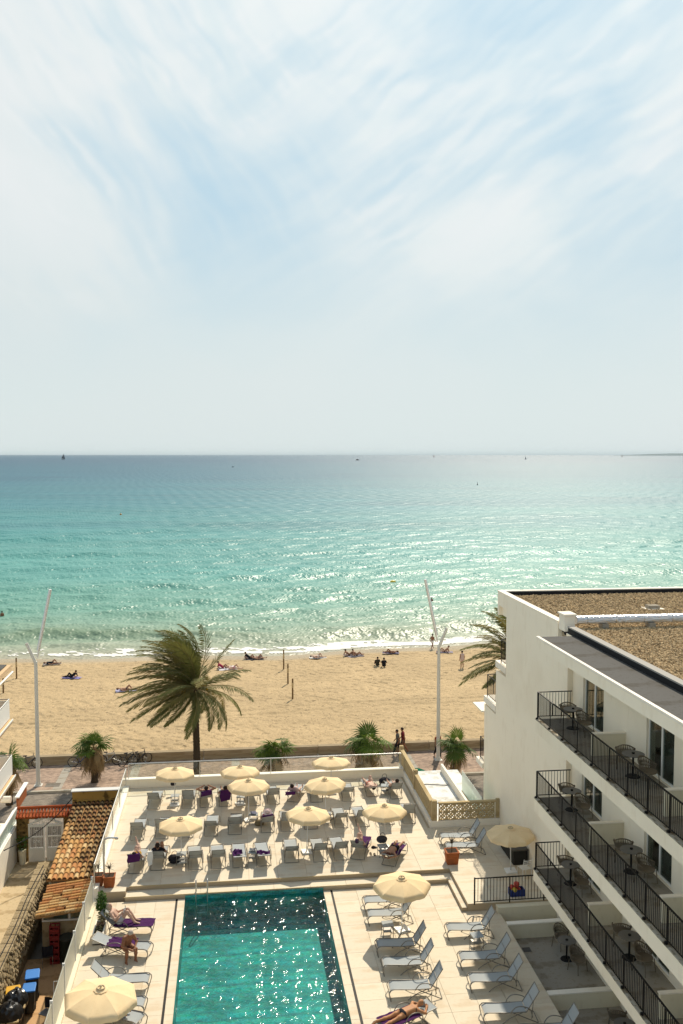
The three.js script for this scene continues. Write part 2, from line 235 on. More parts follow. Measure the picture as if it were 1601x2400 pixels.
{
  // promenade paving, kerb, side road
  const pav = tex(512, (u, v) => { const x = u * 20, y = v * 40, row = Math.floor(y), sx = x + (row % 2) * 0.5, fx = sx - Math.floor(sx), fy = y - row, j = fx < 0.05 || fy < 0.09 ? 0.72 : 1, t = h2(Math.floor(mod(sx, 20)), row), big = fbm(u * 5, v * 5, 3, 5); const k = j * (0.80 + 0.22 * t) * (0.82 + 0.3 * big); return [0.70 * k, 0.605 * k, 0.53 * k]; });
  const grey = tex(512, (u, v) => { const x = u * 20, y = v * 40, row = Math.floor(y), sx = x + (row % 2) * 0.5, fx = sx - Math.floor(sx), fy = y - row, j = fx < 0.06 || fy < 0.1 ? 0.75 : 1, t = h2(Math.floor(mod(sx, 20)) + 50, row), big = fbm(u * 4, v * 4, 3, 4); const k = j * (0.82 + 0.2 * t) * (0.84 + 0.28 * big); return [0.56 * k, 0.52 * k, 0.47 * k]; });
  struct('promenade_paving', box(-46, 60, PROM - 0.3, PROM, -63.4, -58.62), mat(1, 1, 1, 0.9, { map: rep(pav, 0.25), bumpMap: rep(grain, 0.6), bumpScale: 0.006 }));
  for (const x of [-11.1, -6.5, 0.2, 7.0, 12.2]) struct('paving_band', sheet(x - 0.28, x + 0.28, -63.38, -58.66, PROM + 0.004), mat(0.34, 0.31, 0.26, 0.9, { map: rep(stain, 1) }));
  struct('kerb', box(-46, 60, PROM - 0.3, PROM + 0.02, -58.6, -58.4), mat(0.42, 0.38, 0.31, 0.9, { map: rep(stain, 0.7) }));
  struct('side_road', box(-46, 60, PROM - 0.5, PROM - 0.12, -58.38, -48.9), mat(1, 1, 1, 0.92, { map: rep(grey, 0.25), bumpMap: rep(grain, 0.6), bumpScale: 0.006 }));
  struct('ground', sheet(-60, 75, -63.9, 20, PROM - 0.6), M.concrete);
  const dc = part('drain_cover', [box(-9.9, -9.0, PROM - 0.02, PROM + 0.006, -59.9, -59.2)], mat(0.17, 0.15, 0.125, 0.8, { map: rep(stain, 1) })); tag(dc, 'square grey drain cover in the promenade beside the lamp post', 'drain cover');
  dc.position.set(P(124, 1840, PROM).x + 9.45, 0, P(124, 1840, PROM).z + 59.55);
  // low wall between promenade and sand, cast in lengths
  const w = thing('beach_wall', 'low stone wall between the promenade and the sand', 'wall');
  for (let x = -46; x < 60; x += 4) { part('wall_block', rbox(3.985, 0.62, 0.48, 0.03, x + 2, PROM + 0.30, -63.64), M.wallStone ??= mat(0.36, 0.285, 0.185, 0.95, { map: rep(stain, 0.5), bumpMap: rep(grain, 1), bumpScale: 0.012 }), w); }
}

// ───────────── pool, decks, steps ─────────────
const PX0 = -1.96, PX1 = 3.68, PZ0 = -36.68, PZ1 = -21, DECK2 = 0.3, STEP = 0.15;
const tileTex = tex(512, (u, v) => { const a = fbm(u * 5, v * 9, 5, 5, 9), b = fbm(u * 30, v * 40, 3, 30, 40), s = sm(0.5, 0.8, a) * 0.06 + sm(0.6, 0.85, b) * 0.03; return [1 - s * 0.55, 1 - s, 1 - s * 1.5]; });
const tileMats = [0, 1, 2, 3, 4].map(i => { const t = tileTex.clone(); t.offset.set(i * 0.37, i * 0.61); t.repeat.set(0.42, 0.42); t.needsUpdate = true; const k = 0.97 + 0.015 * ((i * 2) % 5); return mat(0.64 * k, 0.555 * k, 0.42 * k, 0.7, { map: t, bumpMap: rep(grain, 1.4), bumpScale: 0.0025 }); });
const grout = mat(0.46, 0.36, 0.24, 0.95);
const tileGeo = {};
function tiles(parent, x0, x1, z0, z1, y, w, d, gap = 0.010) {
  const nx = Math.max(1, Math.round((x1 - x0) / w)), nz = Math.max(1, Math.round((z1 - z0) / d)), tw = (x1 - x0) / nx, td = (z1 - z0) / nz, key = `${tw.toFixed(3)}_${td.toFixed(3)}`;
  const g = tileGeo[key] ??= metre(new THREE.BoxGeometry(tw - gap, 0.03, td - gap));
  for (let i = 0; i < nx; i++) for (let j = 0; j < nz; j++) { const m = new THREE.Mesh(g, tileMats[Math.floor(R() * 5)]); m.name = 'paving_tile'; m.position.set(x0 + (i + 0.5) * tw, y - 0.015 + rr(-0.0012, 0.0012), z0 + (j + 0.5) * td); m.receiveShadow = m.castShadow = true; parent.add(m); }
}
function slab(name, rects, y, bottom) { const s = struct(name, rects.map(r => box(r[0], r[1], bottom, y - 0.02, r[2], r[3])), grout); return s; }
const LX = -5.45;
{
  const d = slab('pool_deck', [[LX, -2.33, PZ1, -36.72], [-2.25, PX0 - 0.001, PZ1, -36.72], [PX1 + 0.001, 3.97, PZ1, -36.72], [4.05, 8.93, PZ1, -36.72], [8.93, 10.40, PZ1, -34.32]].map(r => [r[0], r[1], r[3], r[2]]), 0, -1.4);
  tiles(d, LX, -2.33, -36.70, -26.0, 0, 0.78, 1.0); tiles(d, -2.25, PX0, -36.68, -26, 0, 0.3, 1.0); tiles(d, PX1, 3.97, -36.68, -26, 0, 0.3, 1.0); tiles(d, 4.05, 8.93, -36.70, -26, 0, 0.98, 1.0); tiles(d, 8.94, 10.40, -34.3, -26, 0, 0.73, 1.0);
  const drain = mat(0.012, 0.011, 0.010, 0.6);
  one('drain_channel', [box(-2.328, -2.252, -0.2, -0.012, -36.72, PZ1)], drain, 'black slot drain running along the tiles on the boundary side of the pool', 'drain', 'pool slot drains');
  one('drain_channel', [box(3.972, 4.048, -0.2, -0.012, -36.72, PZ1)], drain, 'black slot drain running along the tiles on the hotel side of the pool', 'drain', 'pool slot drains');
  // step between the decks and the upper deck
  const st = slab('deck_step', [[-4.35, 9.16, -37.36, -36.73], [8.94, 9.16, -36.73, -34.32]], STEP, -0.3); tiles(st, -4.35, 9.16, -37.34, -36.72, STEP, 1.5, 0.62); tiles(st, 8.94, 9.16, -36.71, -34.32, STEP, 0.22, 1.2);
  const u = slab('upper_deck', [[LX, 9.28, -48.7, -37.37], [9.28, 12.68, -41.72, -37.37], [9.17, 12.68, -37.37, -34.30], [LX, -4.36, -37.4, -37.0]], DECK2, -1.2);
  tiles(u, LX, 9.17, -48.68, -37.36, DECK2, 1.22, 1.13); tiles(u, 9.17, 12.68, -41.7, -34.3, DECK2, 1.17, 1.05); tiles(u, LX, -4.36, -37.36, -37.0, DECK2, 1.1, 0.36);
  // nosing strips on the two step edges
  one('step_nosing', [rbox(13.4, 0.03, 0.05, 0.01, 2.45, DECK2 + 0.008, -37.355), ], M.sandstone, 'ribbed edge strip of the upper deck facing the pool', 'step edge');
  one('step_nosing', [rbox(13.4, 0.03, 0.05, 0.01, 2.3, STEP + 0.008, -36.735)], M.sandstone, 'ribbed edge strip of the low step above the pool end', 'step edge');
  // basin
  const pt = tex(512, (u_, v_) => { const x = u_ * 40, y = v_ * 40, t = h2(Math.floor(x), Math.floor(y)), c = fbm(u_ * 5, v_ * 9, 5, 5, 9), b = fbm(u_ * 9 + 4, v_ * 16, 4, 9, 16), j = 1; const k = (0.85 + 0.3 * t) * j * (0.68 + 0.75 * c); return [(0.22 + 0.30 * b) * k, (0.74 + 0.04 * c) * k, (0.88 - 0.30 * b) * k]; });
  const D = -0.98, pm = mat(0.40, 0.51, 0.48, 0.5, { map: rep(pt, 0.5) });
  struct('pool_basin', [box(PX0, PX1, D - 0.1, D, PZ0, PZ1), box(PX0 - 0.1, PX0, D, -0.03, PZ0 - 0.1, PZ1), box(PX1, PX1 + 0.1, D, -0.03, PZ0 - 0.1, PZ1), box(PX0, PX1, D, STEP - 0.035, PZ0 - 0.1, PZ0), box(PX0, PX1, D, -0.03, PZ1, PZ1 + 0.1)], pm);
  const nx = 190, nz = 520, g = new THREE.PlaneGeometry(PX1 - PX0 - 0.004, PZ1 - PZ0 - 0.004, nx, nz).rotateX(-Math.PI / 2).translate((PX0 + PX1) / 2, -0.045, (PZ0 + PZ1) / 2), p = g.attributes.position;
  const cs = []; const wr = rng(5); for (let i = 0; i < 20; i++) { const L = 0.13 + 0.62 * Math.pow(wr(), 1.7), th = wr() * 6.283; cs.push([6.283 / L * Math.cos(th), 6.283 / L * Math.sin(th), wr() * 6.3, 0.0072 * L]); }
  for (let k = 0; k < p.count; k++) { const x = p.getX(k), z = p.getZ(k), m = 0.45 + 1.1 * vn(x * 0.9 + 3, z * 0.8); let y = 0; for (const [a, b, c, A] of cs) y += A * m * Math.sin(a * x + b * z + c + 1.2 * vn(x * 1.4 + c, z * 1.4)); p.setY(k, p.getY(k) + y); }
  g.computeVertexNormals(); metre.call(null, g);
  struct('pool_water', g, mat(0.33, 0.70, 0.68, 0.065, { transmission: 1, thickness: 0, ior: 1.33, specularIntensity: 0.8, normalMap: rep(M.waves, 1 / 3.6), normalScale: new THREE.Vector2(0.6, 0.6) }));
  const lad = thing('pool_ladder', 'steel ladder rails at the far end of the pool', 'ladder', P(473, 2108, 0));
  for (const x of [-0.23, 0.23]) part('rail', tube([[x, 0.15, -0.45], [x, 0.62, -0.30], [x, 0.80, -0.12], [x, 0.74, 0.04], [x, 0.3, 0.10], [x, -0.7, 0.10]], 0.022, 20, 6), M.steel, lad);
  for (const y of [-0.2, -0.5]) part('rung', bar([-0.23, y, 0.1], [0.23, y, 0.1], 0.02), M.steel, lad);
}

// ───────────── terrace edges ─────────────
{
  const t = thing('sea_parapet', 'low white parapet with glass panels at the sea end of the terrace', 'parapet');
  part('wall', box(-5.62, 9.3, -3.35, 0.72, -48.96, -48.72), M.plaster, t);
  part('coping', rbox(14.98, 0.06, 0.34, 0.015, 1.84, 0.752, -48.84), M.plasterWhite, t);
  const xs = [-5.5, -1.75, 2.05, 5.7, 9.2];
  for (const x of xs) part('post', [bar([x, 0.78, -48.84], [x, 1.56, -48.84], 0.025, 8)], M.steel, t);
  for (let i = 0; i < 4; i++) part('glass_panel', box(xs[i] + 0.05, xs[i + 1] - 0.05, 0.82, 1.54, -48.847, -48.835), M.glass, t);
  part('top_rail', bar([-5.5, 1.58, -48.84], [9.2, 1.58, -48.84], 0.028, 8), M.steel, t);
}
{
  const t = thing('glass_balustrade', 'clear glass balustrade on a low white kerb beside the tiled roof', 'balustrade');
  part('kerb', box(-5.72, LX, -3.35, 0.46, -48.7, -37.0), M.plasterWhite, t);
  const zs = [-48.5, -45.7, -42.9, -40.1, -37.1];
  for (const z of zs) part('post', bar([-5.6, 0.46, z], [-5.6, 1.42, z], 0.025, 8), M.steel, t);
  for (let i = 0; i < 4; i++) part('glass_panel', box(-5.607, -5.595, 0.50, 1.40, zs[i] + 0.06, zs[i + 1] - 0.06), M.glass, t);
  part('top_rail', bar([-5.6, 1.43, -48.5], [-5.6, 1.43, -37.1], 0.026, 8), M.steel, t);
  const f = thing('frosted_screen', 'frosted panel screen along the pool deck above the service yard', 'screen');
  part('kerb', box(-5.72, LX, -3.35, 0.08, -36.98, -16), M.cream, f);
  const zz = [-36.6, -34.5, -32.4, -30.3, -28.2, -26.1, -24];
  for (let i = 0; i < 6; i++) { part('panel', box(-5.62, -5.59, 0.12, 1.12, zz[i] + 0.03, zz[i + 1] - 0.03), M.frosted, f); part('post', box(-5.66, -5.57, 0.08, 1.17, zz[i] - 0.025, zz[i] + 0.025), M.pole, f); }
  const sh = thing('deck_shower', 'slim steel shower post at the corner of the upper deck', 'shower', P(245, 2075, DECK2)); part('post', tube([[0, 0, 0], [0, 1.7, 0], [0.05, 1.95, 0], [0.55, 1.98, 0]], 0.04, 24, 8), M.steel, sh); part('shower_head', bar([0.52, 1.99, 0], [0.52, 1.93, 0], 0.07, 12), M.steel, sh);
}
{
  // pierced breeze-block wall
  const t = thing('breeze_block_wall', 'pierced ornamental block wall in sandstone colour around the terrace corner', 'wall');
  part('plinth', [box(9.29, 9.62, -3.35, 0.62, -50.0, -41.73), box(9.62, 12.68, -1.2, 0.60, -41.98, -41.73)], M.plasterWhite, t);
  const s = 0.385, hole = (sh, pts) => { const h = new THREE.Path(); h.setFromPoints(pts); sh.holes.push(h); };
  const sh = new THREE.Shape(); sh.moveTo(-s / 2, -s / 2); sh.lineTo(s / 2, -s / 2); sh.lineTo(s / 2, s / 2); sh.lineTo(-s / 2, s / 2); sh.closePath();
  for (let q = 0; q < 4; q++) {                          // four petals on the diagonals, four half petals on the sides, a heart
    const a = q * Math.PI / 2 + Math.PI / 4, pts = []; for (let i = 0; i <= 10; i++) { const u = i / 10, r = 0.055 + 0.145 * u, w = 0.036 * Math.sin(Math.PI * u); pts.push([r, w]); } for (let i = 9; i > 0; i--) { const u = i / 10; pts.push([0.055 + 0.145 * u, -0.036 * Math.sin(Math.PI * u)]); }
    hole(sh, pts.map(([r, w]) => new THREE.Vector2(r * Math.cos(a) - w * Math.sin(a), r * Math.sin(a) + w * Math.cos(a))));
    const b = q * Math.PI / 2, c = [[0.105, 0], [0.145, 0.055], [0.178, 0.05], [0.178, -0.05], [0.145, -0.055]]; hole(sh, c.map(([r, w]) => new THREE.Vector2(r * Math.cos(b) - w * Math.sin(b), r * Math.sin(b) + w * Math.cos(b))));
  }
  hole(sh, [...Array(8)].map((_, i) => new THREE.Vector2(0.036 * Math.cos(i * 0.785), 0.036 * Math.sin(i * 0.785))));
  const bg = metre(new THREE.ExtrudeGeometry(sh, { depth: 0.10, bevelEnabled: false, curveSegments: 4 }).translate(0, 0, -0.05));
  const blk = (x, y, z, turn) => { const m = new THREE.Mesh(bg, M.sandstone); m.name = 'breeze_block'; m.position.set(x, y, z); m.rotation.y = turn; m.castShadow = m.receiveShadow = true; t.add(m); };
  for (let k = 0; k < 2; k++) { for (let i = 0; i < 7; i++) blk(9.92 + i * (s + 0.005), 0.80 + k * (s + 0.004), -41.86, 0); for (let i = 0; i < 20; i++) blk(9.45, 0.80 + k * (s + 0.004), -42.3 - i * (s + 0.005), Math.PI / 2); }
  part('post', rbox(0.26, 0.98, 0.26, 0.02, 9.5, 1.08, -41.88), M.sandstone, t); part('post', rbox(0.2, 0.94, 0.16, 0.02, 12.62, 1.06, -41.86), M.sandstone, t);
  part('coping', rbox(2.85, 0.07, 0.2, 0.015, 11.13, 1.425, -41.86), M.sandstone, t); part('coping', rbox(0.2, 0.07, 7.85, 0.015, 9.45, 1.425, -46.05), M.sandstone, t);
  part('post', rbox(0.22, 1.0, 0.22, 0.02, 9.45, 1.12, -50.0), M.sandstone, t); part('post', rbox(0.22, 1.02, 0.22, 0.02, 9.45, 1.12, -46.0), M.sandstone, t);
  // neighbouring flat roof behind it
  const n = thing('flat_roof_annex', 'single storey annex with pale flat roof behind the pierced wall', 'building');
  part('wall', box(9.66, 12.6, -3.35, 0.16, -49.7, -42.05), M.plasterWhite, n); part('roof_sheet', box(9.64, 12.62, 0.164, 0.20, -49.75, -42.02), mat(0.60, 0.62, 0.61, 0.6, { map: rep(stain, 0.5) }), n);
  for (const z of [-47.6, -44.9]) part('roof_seam', bar([9.7, 0.215, z - 0.2], [11.5, 0.215, z + 0.25], 0.018, 6), M.felt, n);
  part('upstand', box(11.62, 11.74, 0.2, 0.62, -49.6, -42.4), M.plasterWhite, n);
  const gs = thing('glass_screen', 'tall frameless glass screen on the annex beside the hotel wall', 'screen', [12.02, 0.2, 0]);
  part('glass_panel', box(0, 0.012, 0, 1.15, -46.4, -44.35), M.frosted2 ??= mat(0.72, 0.80, 0.76, 0.3, { transmission: 0.75, thickness: 0 }), gs); part('glass_panel', box(0, 0.012, 0, 1.15, -44.3, -42.5), M.frosted2, gs); part('base_rail', box(-0.03, 0.045, -0.02, 0.05, -46.4, -42.5), M.wood, gs);
  const ga = thing('folded_awning', 'green canvas awning folded beyond the pierced wall', 'awning', P(1005, 1822, -0.6));
  const pts = []; for (let i = 0; i <= 10; i++) { const u = i / 10, x = -0.9 + 2.2 * u, y = 0.45 - 0.45 * u + 0.10 * Math.sin(u * 9); pts.push(V(x, y, -0.3 + 0.1 * u), V(x + 0.05, y - 0.42 + 0.12 * u, 0.25)); }
  part('canvas', quadStrip(pts), mat(0.006, 0.16, 0.085, 0.9), ga); part('support', bar([-0.8, 0.4, -0.3], [-0.8, -2.6, -0.3], 0.03), M.wood, ga); part('support', bar([1.2, -0.05, -0.25], [1.2, -2.6, -0.25], 0.03), M.wood, ga);
}

// ───────────── hotel wing ─────────────
{
  const h = thing('hotel_wing', 'white hotel wing with rows of balconies and gravel roofs beside the pool', 'building');
  const FX = 11.3, WX = 12.9, F = [-0.55, 2.30, 5.06, 8.08], BOT = [-0.8, 1.88, 4.54, 7.6], CEIL = [1.88, 4.54, 7.6, 10.79];
  const Z0 = -33.2, ZN = -14, XB = 27;
  // blank side wall, stepping back towards the sea
  part('side_wall', [box(12.69, 12.99, -3.4, 10.8, -41.05, Z0 + 0.0), box(12.69, 12.99, -3.4, 7.6, -42.62, -41.05), box(12.69, 12.99, -3.4, 5.4, -44.6, -42.62)], M.plaster, h);
  part('sea_wall', [box(13, XB, 8.08, 10.8, -41.05, -40.85), box(13, XB, 4.9, 7.6, -42.6, -42.4), box(13, XB, -3.4, 5.0, -44.58, -44.38)], M.plaster, h);
  part('roof_overhang', [box(12.688, XB, 10.34, 11.46, -42.46, -42.26), box(12.688, 12.86, 10.80, 11.46, -42.26, Z0 - 1.1), box(12.86, XB, 10.34, 10.79, -42.26, -40.5)], M.plaster, h);
  part('roof_kerb', [box(12.67, XB, 11.462, 11.50, -42.50, -42.16), box(12.67, 12.97, 11.462, 11.50, -42.16, Z0 - 1.12)], M.plasterWhite, h);
  part('terrace_slab', [box(12.67, XB, 7.75, 8.06, -42.68, -41.06), box(12.67, XB, 5.5, 5.82, -44.66, -42.63)], M.plasterWhite, h);
  // seaward balcony rails
  const seaRail = (y, z0, z1) => { const r = part('sea_railing', [bar([12.78, y + 1.12, z0], [12.78, y + 1.12, z1], 0.022, 6), bar([12.78, y + 1.12, z0], [20, y + 1.12, z0], 0.022, 6), bar([12.78, y + 0.12, z0], [12.78, y + 0.12, z1], 0.018, 6), bar([12.78, y, z0], [12.78, y + 1.12, z0], 0.022)], M.blackMetal, h); for (let z = z1; z > z0 + 0.1; z -= 0.14) part('baluster', bar([12.78, y + 0.12, z], [12.78, y + 1.12, z], 0.011, 5), M.blackMetal, r); for (let x = 12.95; x < 16; x += 0.14) part('baluster', bar([x, y + 0.12, z0], [x, y + 1.12, z0], 0.011, 5), M.blackMetal, r); };
  seaRail(8.06, -42.1, -41.1); seaRail(5.82, -44.4, -42.7);
  { const r = part('sea_railing', [bar([12.78, 3.4, -45.6], [12.78, 3.4, -44.65], 0.02), bar([12.78, 2.35, -45.6], [12.78, 2.35, -44.65], 0.02), bar([12.78, 2.3, -45.6], [12.78, 3.4, -45.6], 0.02), bar([12.78, 3.4, -45.6], [18, 3.4, -45.6], 0.02)], M.blackMetal, h); for (let z = -44.75; z > -45.55; z -= 0.13) part('baluster', bar([12.78, 2.35, z], [12.78, 3.4, z], 0.011, 5), M.blackMetal, r); part('terrace_slab', box(12.6, 20, 2.05, 2.3, -45.75, -44.61), M.plasterWhite, h); part('sun_canopy', box(12.55, 16, 4.95, 5.02, -46.3, -44.61), M.plasterWhite, h); }
  // floors, ceilings, party walls
  for (let k = 1; k < 4; k++) {
    part('balcony_slab', [box(FX, WX, BOT[k], F[k] - 0.006, Z0 + 0.42, ZN)], M.plaster, h);
    part('balcony_floor', box(FX + 0.16, WX, F[k] - 0.004, F[k] + 0.004, Z0 + 0.44, ZN), M.concrete, h);
    part('balcony_edge', box(FX - 0.015, FX + 0.155, F[k] - 0.004, F[k] + 0.03, Z0 + 0.40, ZN), M.edge ??= mat(0.42, 0.38, 0.31, 0.95, { map: rep(tex(256, (u, v) => { const a = fbm(u * 7, v * 7, 5, 7), s = sm(0.42, 0.7, a); return [1 - s * 0.45, 1 - s * 0.5, 1 - s * 0.58]; }), 0.8) }), h);
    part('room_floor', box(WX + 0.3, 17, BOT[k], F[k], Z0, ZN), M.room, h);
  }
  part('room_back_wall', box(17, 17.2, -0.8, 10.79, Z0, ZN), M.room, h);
  part('end_wall', [box(12.99, 17.2, -3.4, 10.79, Z0 - 0.2, Z0)], M.plaster, h);
  // canopy roof above the top balconies
  part('canopy_slab', box(FX, 17.2, 10.79, 11.19, Z0 + 0.45, ZN), M.plaster, h);
  part('canopy_slab', box(12.69, 17.2, 10.795, 11.185, Z0 - 0.2, Z0 + 0.449), M.plaster, h);
  part('canopy_felt', box(FX + 0.1, 12.72, 11.195, 11.215, Z0 + 0.5, ZN), M.felt, h);
  part('canopy_drip_edge', box(FX - 0.02, FX + 0.095, 11.15, 11.23, Z0 + 0.42, ZN), M.plasterWhite, h);
  part('upstand', [box(12.72, 12.86, 11.1, 11.42, Z0 - 0.1, ZN)], M.membrane, h);
  part('upstand_capping', box(12.70, 12.98, 11.42, 11.47, Z0 - 0.1, ZN), mat(0.34, 0.32, 0.29, 0.8), h);
  part('roof_deck', [box(12.99, XB, 11.0, 11.26, -42.2, Z0 - 1.0), box(12.87, XB, 11.0, 11.26, Z0 - 0.9, ZN)], M.membrane, h);
  part('inner_upstand', [box(12.98, XB, 11.24, 11.455, -42.17, -42.1), box(12.98, 13.04, 11.24, 11.455, -42.1, Z0 - 1.1)], M.membrane, h);
  part('chimney_block', [rbox(0.42, 0.62, 0.62, 0.01, 12.92, 11.5, Z0 - 0.75)], M.plasterWhite, h); part('chimney_cap', rbox(0.52, 0.06, 0.72, 0.01, 12.92, 11.84, Z0 - 0.75), M.plasterWhite, h);
  // foil-wrapped duct across the roof
  const duct = part('foil_duct', bar([13.2, 11.62, Z0 - 0.55], [XB, 11.62, Z0 - 0.55], 0.17, 16), M.foil, h); for (let x = 13.6; x < XB; x += 1.15) part('band', bar([x, 11.62, Z0 - 0.55], [x + 0.03, 11.62, Z0 - 0.55], 0.174, 16), M.steel, duct); for (let x = 14.2; x < XB; x += 1.9) part('duct_block', box(x, x + 0.25, 11.26, 11.46, Z0 - 0.75, Z0 - 0.35), M.concrete, duct);
  part('roof_vent', [box(18.0, 18.5, 11.26, 11.44, -38.0, -37.6)], M.concrete, h); part('roof_vent', [box(17.85, 18.65, 11.26, 11.31, -38.15, -37.45)], M.plasterWhite, h);
  // gravel
  const sg = new THREE.IcosahedronGeometry(0.042, 0).scale(1, 0.6, 1), gr = new THREE.InstancedMesh(sg, mat(0.9, 0.9, 0.9, 0.9), 42000), o = new THREE.Object3D(), c = new THREE.Color(), q = rng(9);
  for (let i = 0; i < 42000; i++) { const a = i < 18000; o.position.set(a ? 13.05 + 13.9 * q() : 13.02 + 9 * Math.pow(q(), 1.2), 11.275 + 0.03 * q(), a ? -42.05 + 7.9 * q() : Z0 - 0.9 + 13 * q()); o.rotation.set(q() * 6, q() * 6, q() * 6); o.scale.setScalar(0.55 + 0.8 * q()); o.updateMatrix(); gr.setMatrixAt(i, o.matrix); const k = 0.55 + 0.75 * q(); c.setRGB(0.58 * k, 0.42 * k, 0.235 * k); gr.setColorAt(i, c); }
  gr.name = 'roof_gravel'; gr.userData = { kind: 'stuff' }; gr.castShadow = gr.receiveShadow = true; h.add(gr);
  part('gravel_bed', [sheet(13.05, XB, -42.1, Z0 - 1.02, 11.272), sheet(13.0, XB, Z0 - 0.88, ZN, 11.272)], mat(0.42, 0.30, 0.165, 0.95, { map: rep(tex(256, (u, v) => g3(0.55 + 0.8 * (vn(u * 64, v * 64, 64) - 0.3))), 0.5), bumpMap: rep(grain, 0.8), bumpScale: 0.05 }), h);
  // back wall with door openings
  const doors = [[-32.15, -30.28], [-26.95, -25.13], [-21.9, -20.1]], HD = 2.12;
  for (let k = 0; k < 4; k++) {
    const y0 = F[k], y1 = CEIL[k]; let z = Z0;
    for (const [a, b] of doors) { part('facade_wall', [box(WX, WX + 0.3, y0 - 0.25, y1, z, a), box(WX, WX + 0.3, y0 + HD, y1, a, b), box(WX, WX + 0.3, y0 - 0.25, y0 + 0.02, a, b)], M.plaster, h); z = b; }
    part('facade_wall', box(WX, WX + 0.3, y0 - 0.25, y1, z, ZN), M.plaster, h);
    for (const [a, b] of doors) {
      const m = (a + b) / 2, d = part('balcony_door', [box(WX + 0.08, WX + 0.14, y0 + 0.02, y0 + 0.09, a, b), box(WX + 0.08, WX + 0.14, y0 + HD - 0.06, y0 + HD, a, b), box(WX + 0.08, WX + 0.14, y0 + 0.09, y0 + HD - 0.06, a, a + 0.06), box(WX + 0.08, WX + 0.14, y0 + 0.09, y0 + HD - 0.06, b - 0.06, b), box(WX + 0.07, WX + 0.15, y0 + 0.09, y0 + HD - 0.06, m - 0.04, m + 0.04)], M.whitePaint, h);
      part('pane', box(WX + 0.10, WX + 0.112, y0 + 0.09, y0 + HD - 0.06, a + 0.06, m - 0.04), M.darkGlass, d); part('pane', box(WX + 0.10, WX + 0.112, y0 + 0.09, y0 + HD - 0.06, m + 0.04, b - 0.06), M.darkGlass, d);
      const cp = [], w = (k * 7 + a * 3) % 2 > 1 ? 0.95 : 0.55; for (let i = 0; i <= 26; i++) { const zc = b - 0.05 - i / 26 * w * (b - a - 0.1), xc = WX + 0.26 + 0.045 * Math.sin(i * 1.9); cp.push(V(xc, y0 + 0.05, zc), V(xc, y0 + HD, zc)); } part('curtain', quadStrip(cp), M.curtain, d);
    }
    // low divider between neighbouring balconies
    if (k) for (const zd of [-28.5, -23.4]) { part('divider', box(11.75, WX, F[k] + 0.004, F[k] + 0.72, zd - 0.06, zd + 0.06), M.cream, h); part('divider_cap', box(11.72, WX, F[k] + 0.724, F[k] + 0.76, zd - 0.08, zd + 0.08), M.plasterWhite, h); }
  }
  // balcony railings: corner return, rails, balusters, feet
  const bg = new THREE.CylinderGeometry(0.0105, 0.0105, 0.88, 5);
  for (let k = 1; k < 4; k++) {
    const y = F[k], x = FX + 0.06, ze = Z0 + 0.5, zn = -19, r = part('balcony_railing', [box(x - 0.025, x + 0.025, y + 1.03, y + 1.06, ze, zn), box(x - 0.012, x + 0.012, y + 0.115, y + 0.14, ze, zn), box(x, 12.68, y + 1.03, y + 1.06, ze - 0.02, ze + 0.02), box(x, 12.68, y + 0.115, y + 0.14, ze - 0.012, ze + 0.012), box(x - 0.022, x + 0.022, y + 0.03, y + 1.03, ze - 0.022, ze + 0.022)], M.blackMetal, h);
    const b = (bx, bz) => { const m = new THREE.Mesh(bg, M.blackMetal); m.name = 'baluster'; m.position.set(bx, y + 0.575, bz); m.castShadow = true; r.add(m); };
    for (let z = ze + 0.115; z < zn; z += 0.108) b(x, z); for (let xx = x + 0.115; xx < 12.65; xx += 0.115) b(xx, ze);
    for (let z = ze + 0.02; z < zn; z += 1.30) { part('foot', [bar([x - 0.03, y + 0.01, z], [x - 0.03, y + 0.085, z], 0.05, 10), bar([x, y + 0.05, z], [x, y + 1.03, z], 0.017, 6)], M.blackMetal, r); }
  }
  // sunken ground-floor patios
  part('patio_floor', box(10.40, WX, -0.8, -0.55, -33.95, ZN), M.concrete, h);
  part('patio_edge', [box(10.401, 10.62, -0.55, -0.40, -33.95, ZN)], M.concrete, h);
  for (const z of [-33.15, -28.55, -23.6]) { part('patio_divider', box(10.42, WX, -0.548, 0.0, z - 0.1, z + 0.1), M.cream, h); part('patio_divider_cap', box(10.40, WX, 0.004, 0.045, z - 0.12, z + 0.12), M.plasterWhite, h); }
  part('patio_back_wall', box(10.3, 12.68, -0.8, 0.22, -34.31, -34.0), M.cream, h);
  part('patio_drain', box(10.75, 11.05, -0.549, -0.542, -32.4, -32.1), M.felt, h); part('patio_drain', box(10.75, 11.05, -0.549, -0.542, -27.8, -27.5), M.felt, h);
  // terrace railing above the first patio
  const t = thing('deck_railing', 'black metal railing at the end of the upper deck above the patio', 'railing', [9.42, DECK2, -34.22]), L = 3.2, rl = part('rail', [box(0, L, 1.03, 1.07, -0.02, 0.02), box(0, L, 0.09, 0.12, -0.015, 0.015), box(-0.03, 0.02, 0, 1.09, -0.025, 0.025), box(1.4, 1.44, 0, 1.03, -0.02, 0.02), box(2.8, 2.84, 0, 1.03, -0.02, 0.02)], M.blackMetal, t);
  for (let x = 0.13; x < L; x += 0.128) part('baluster', bar([x, 0.12, 0], [x, 1.03, 0], 0.012, 5), M.blackMetal, t);
}

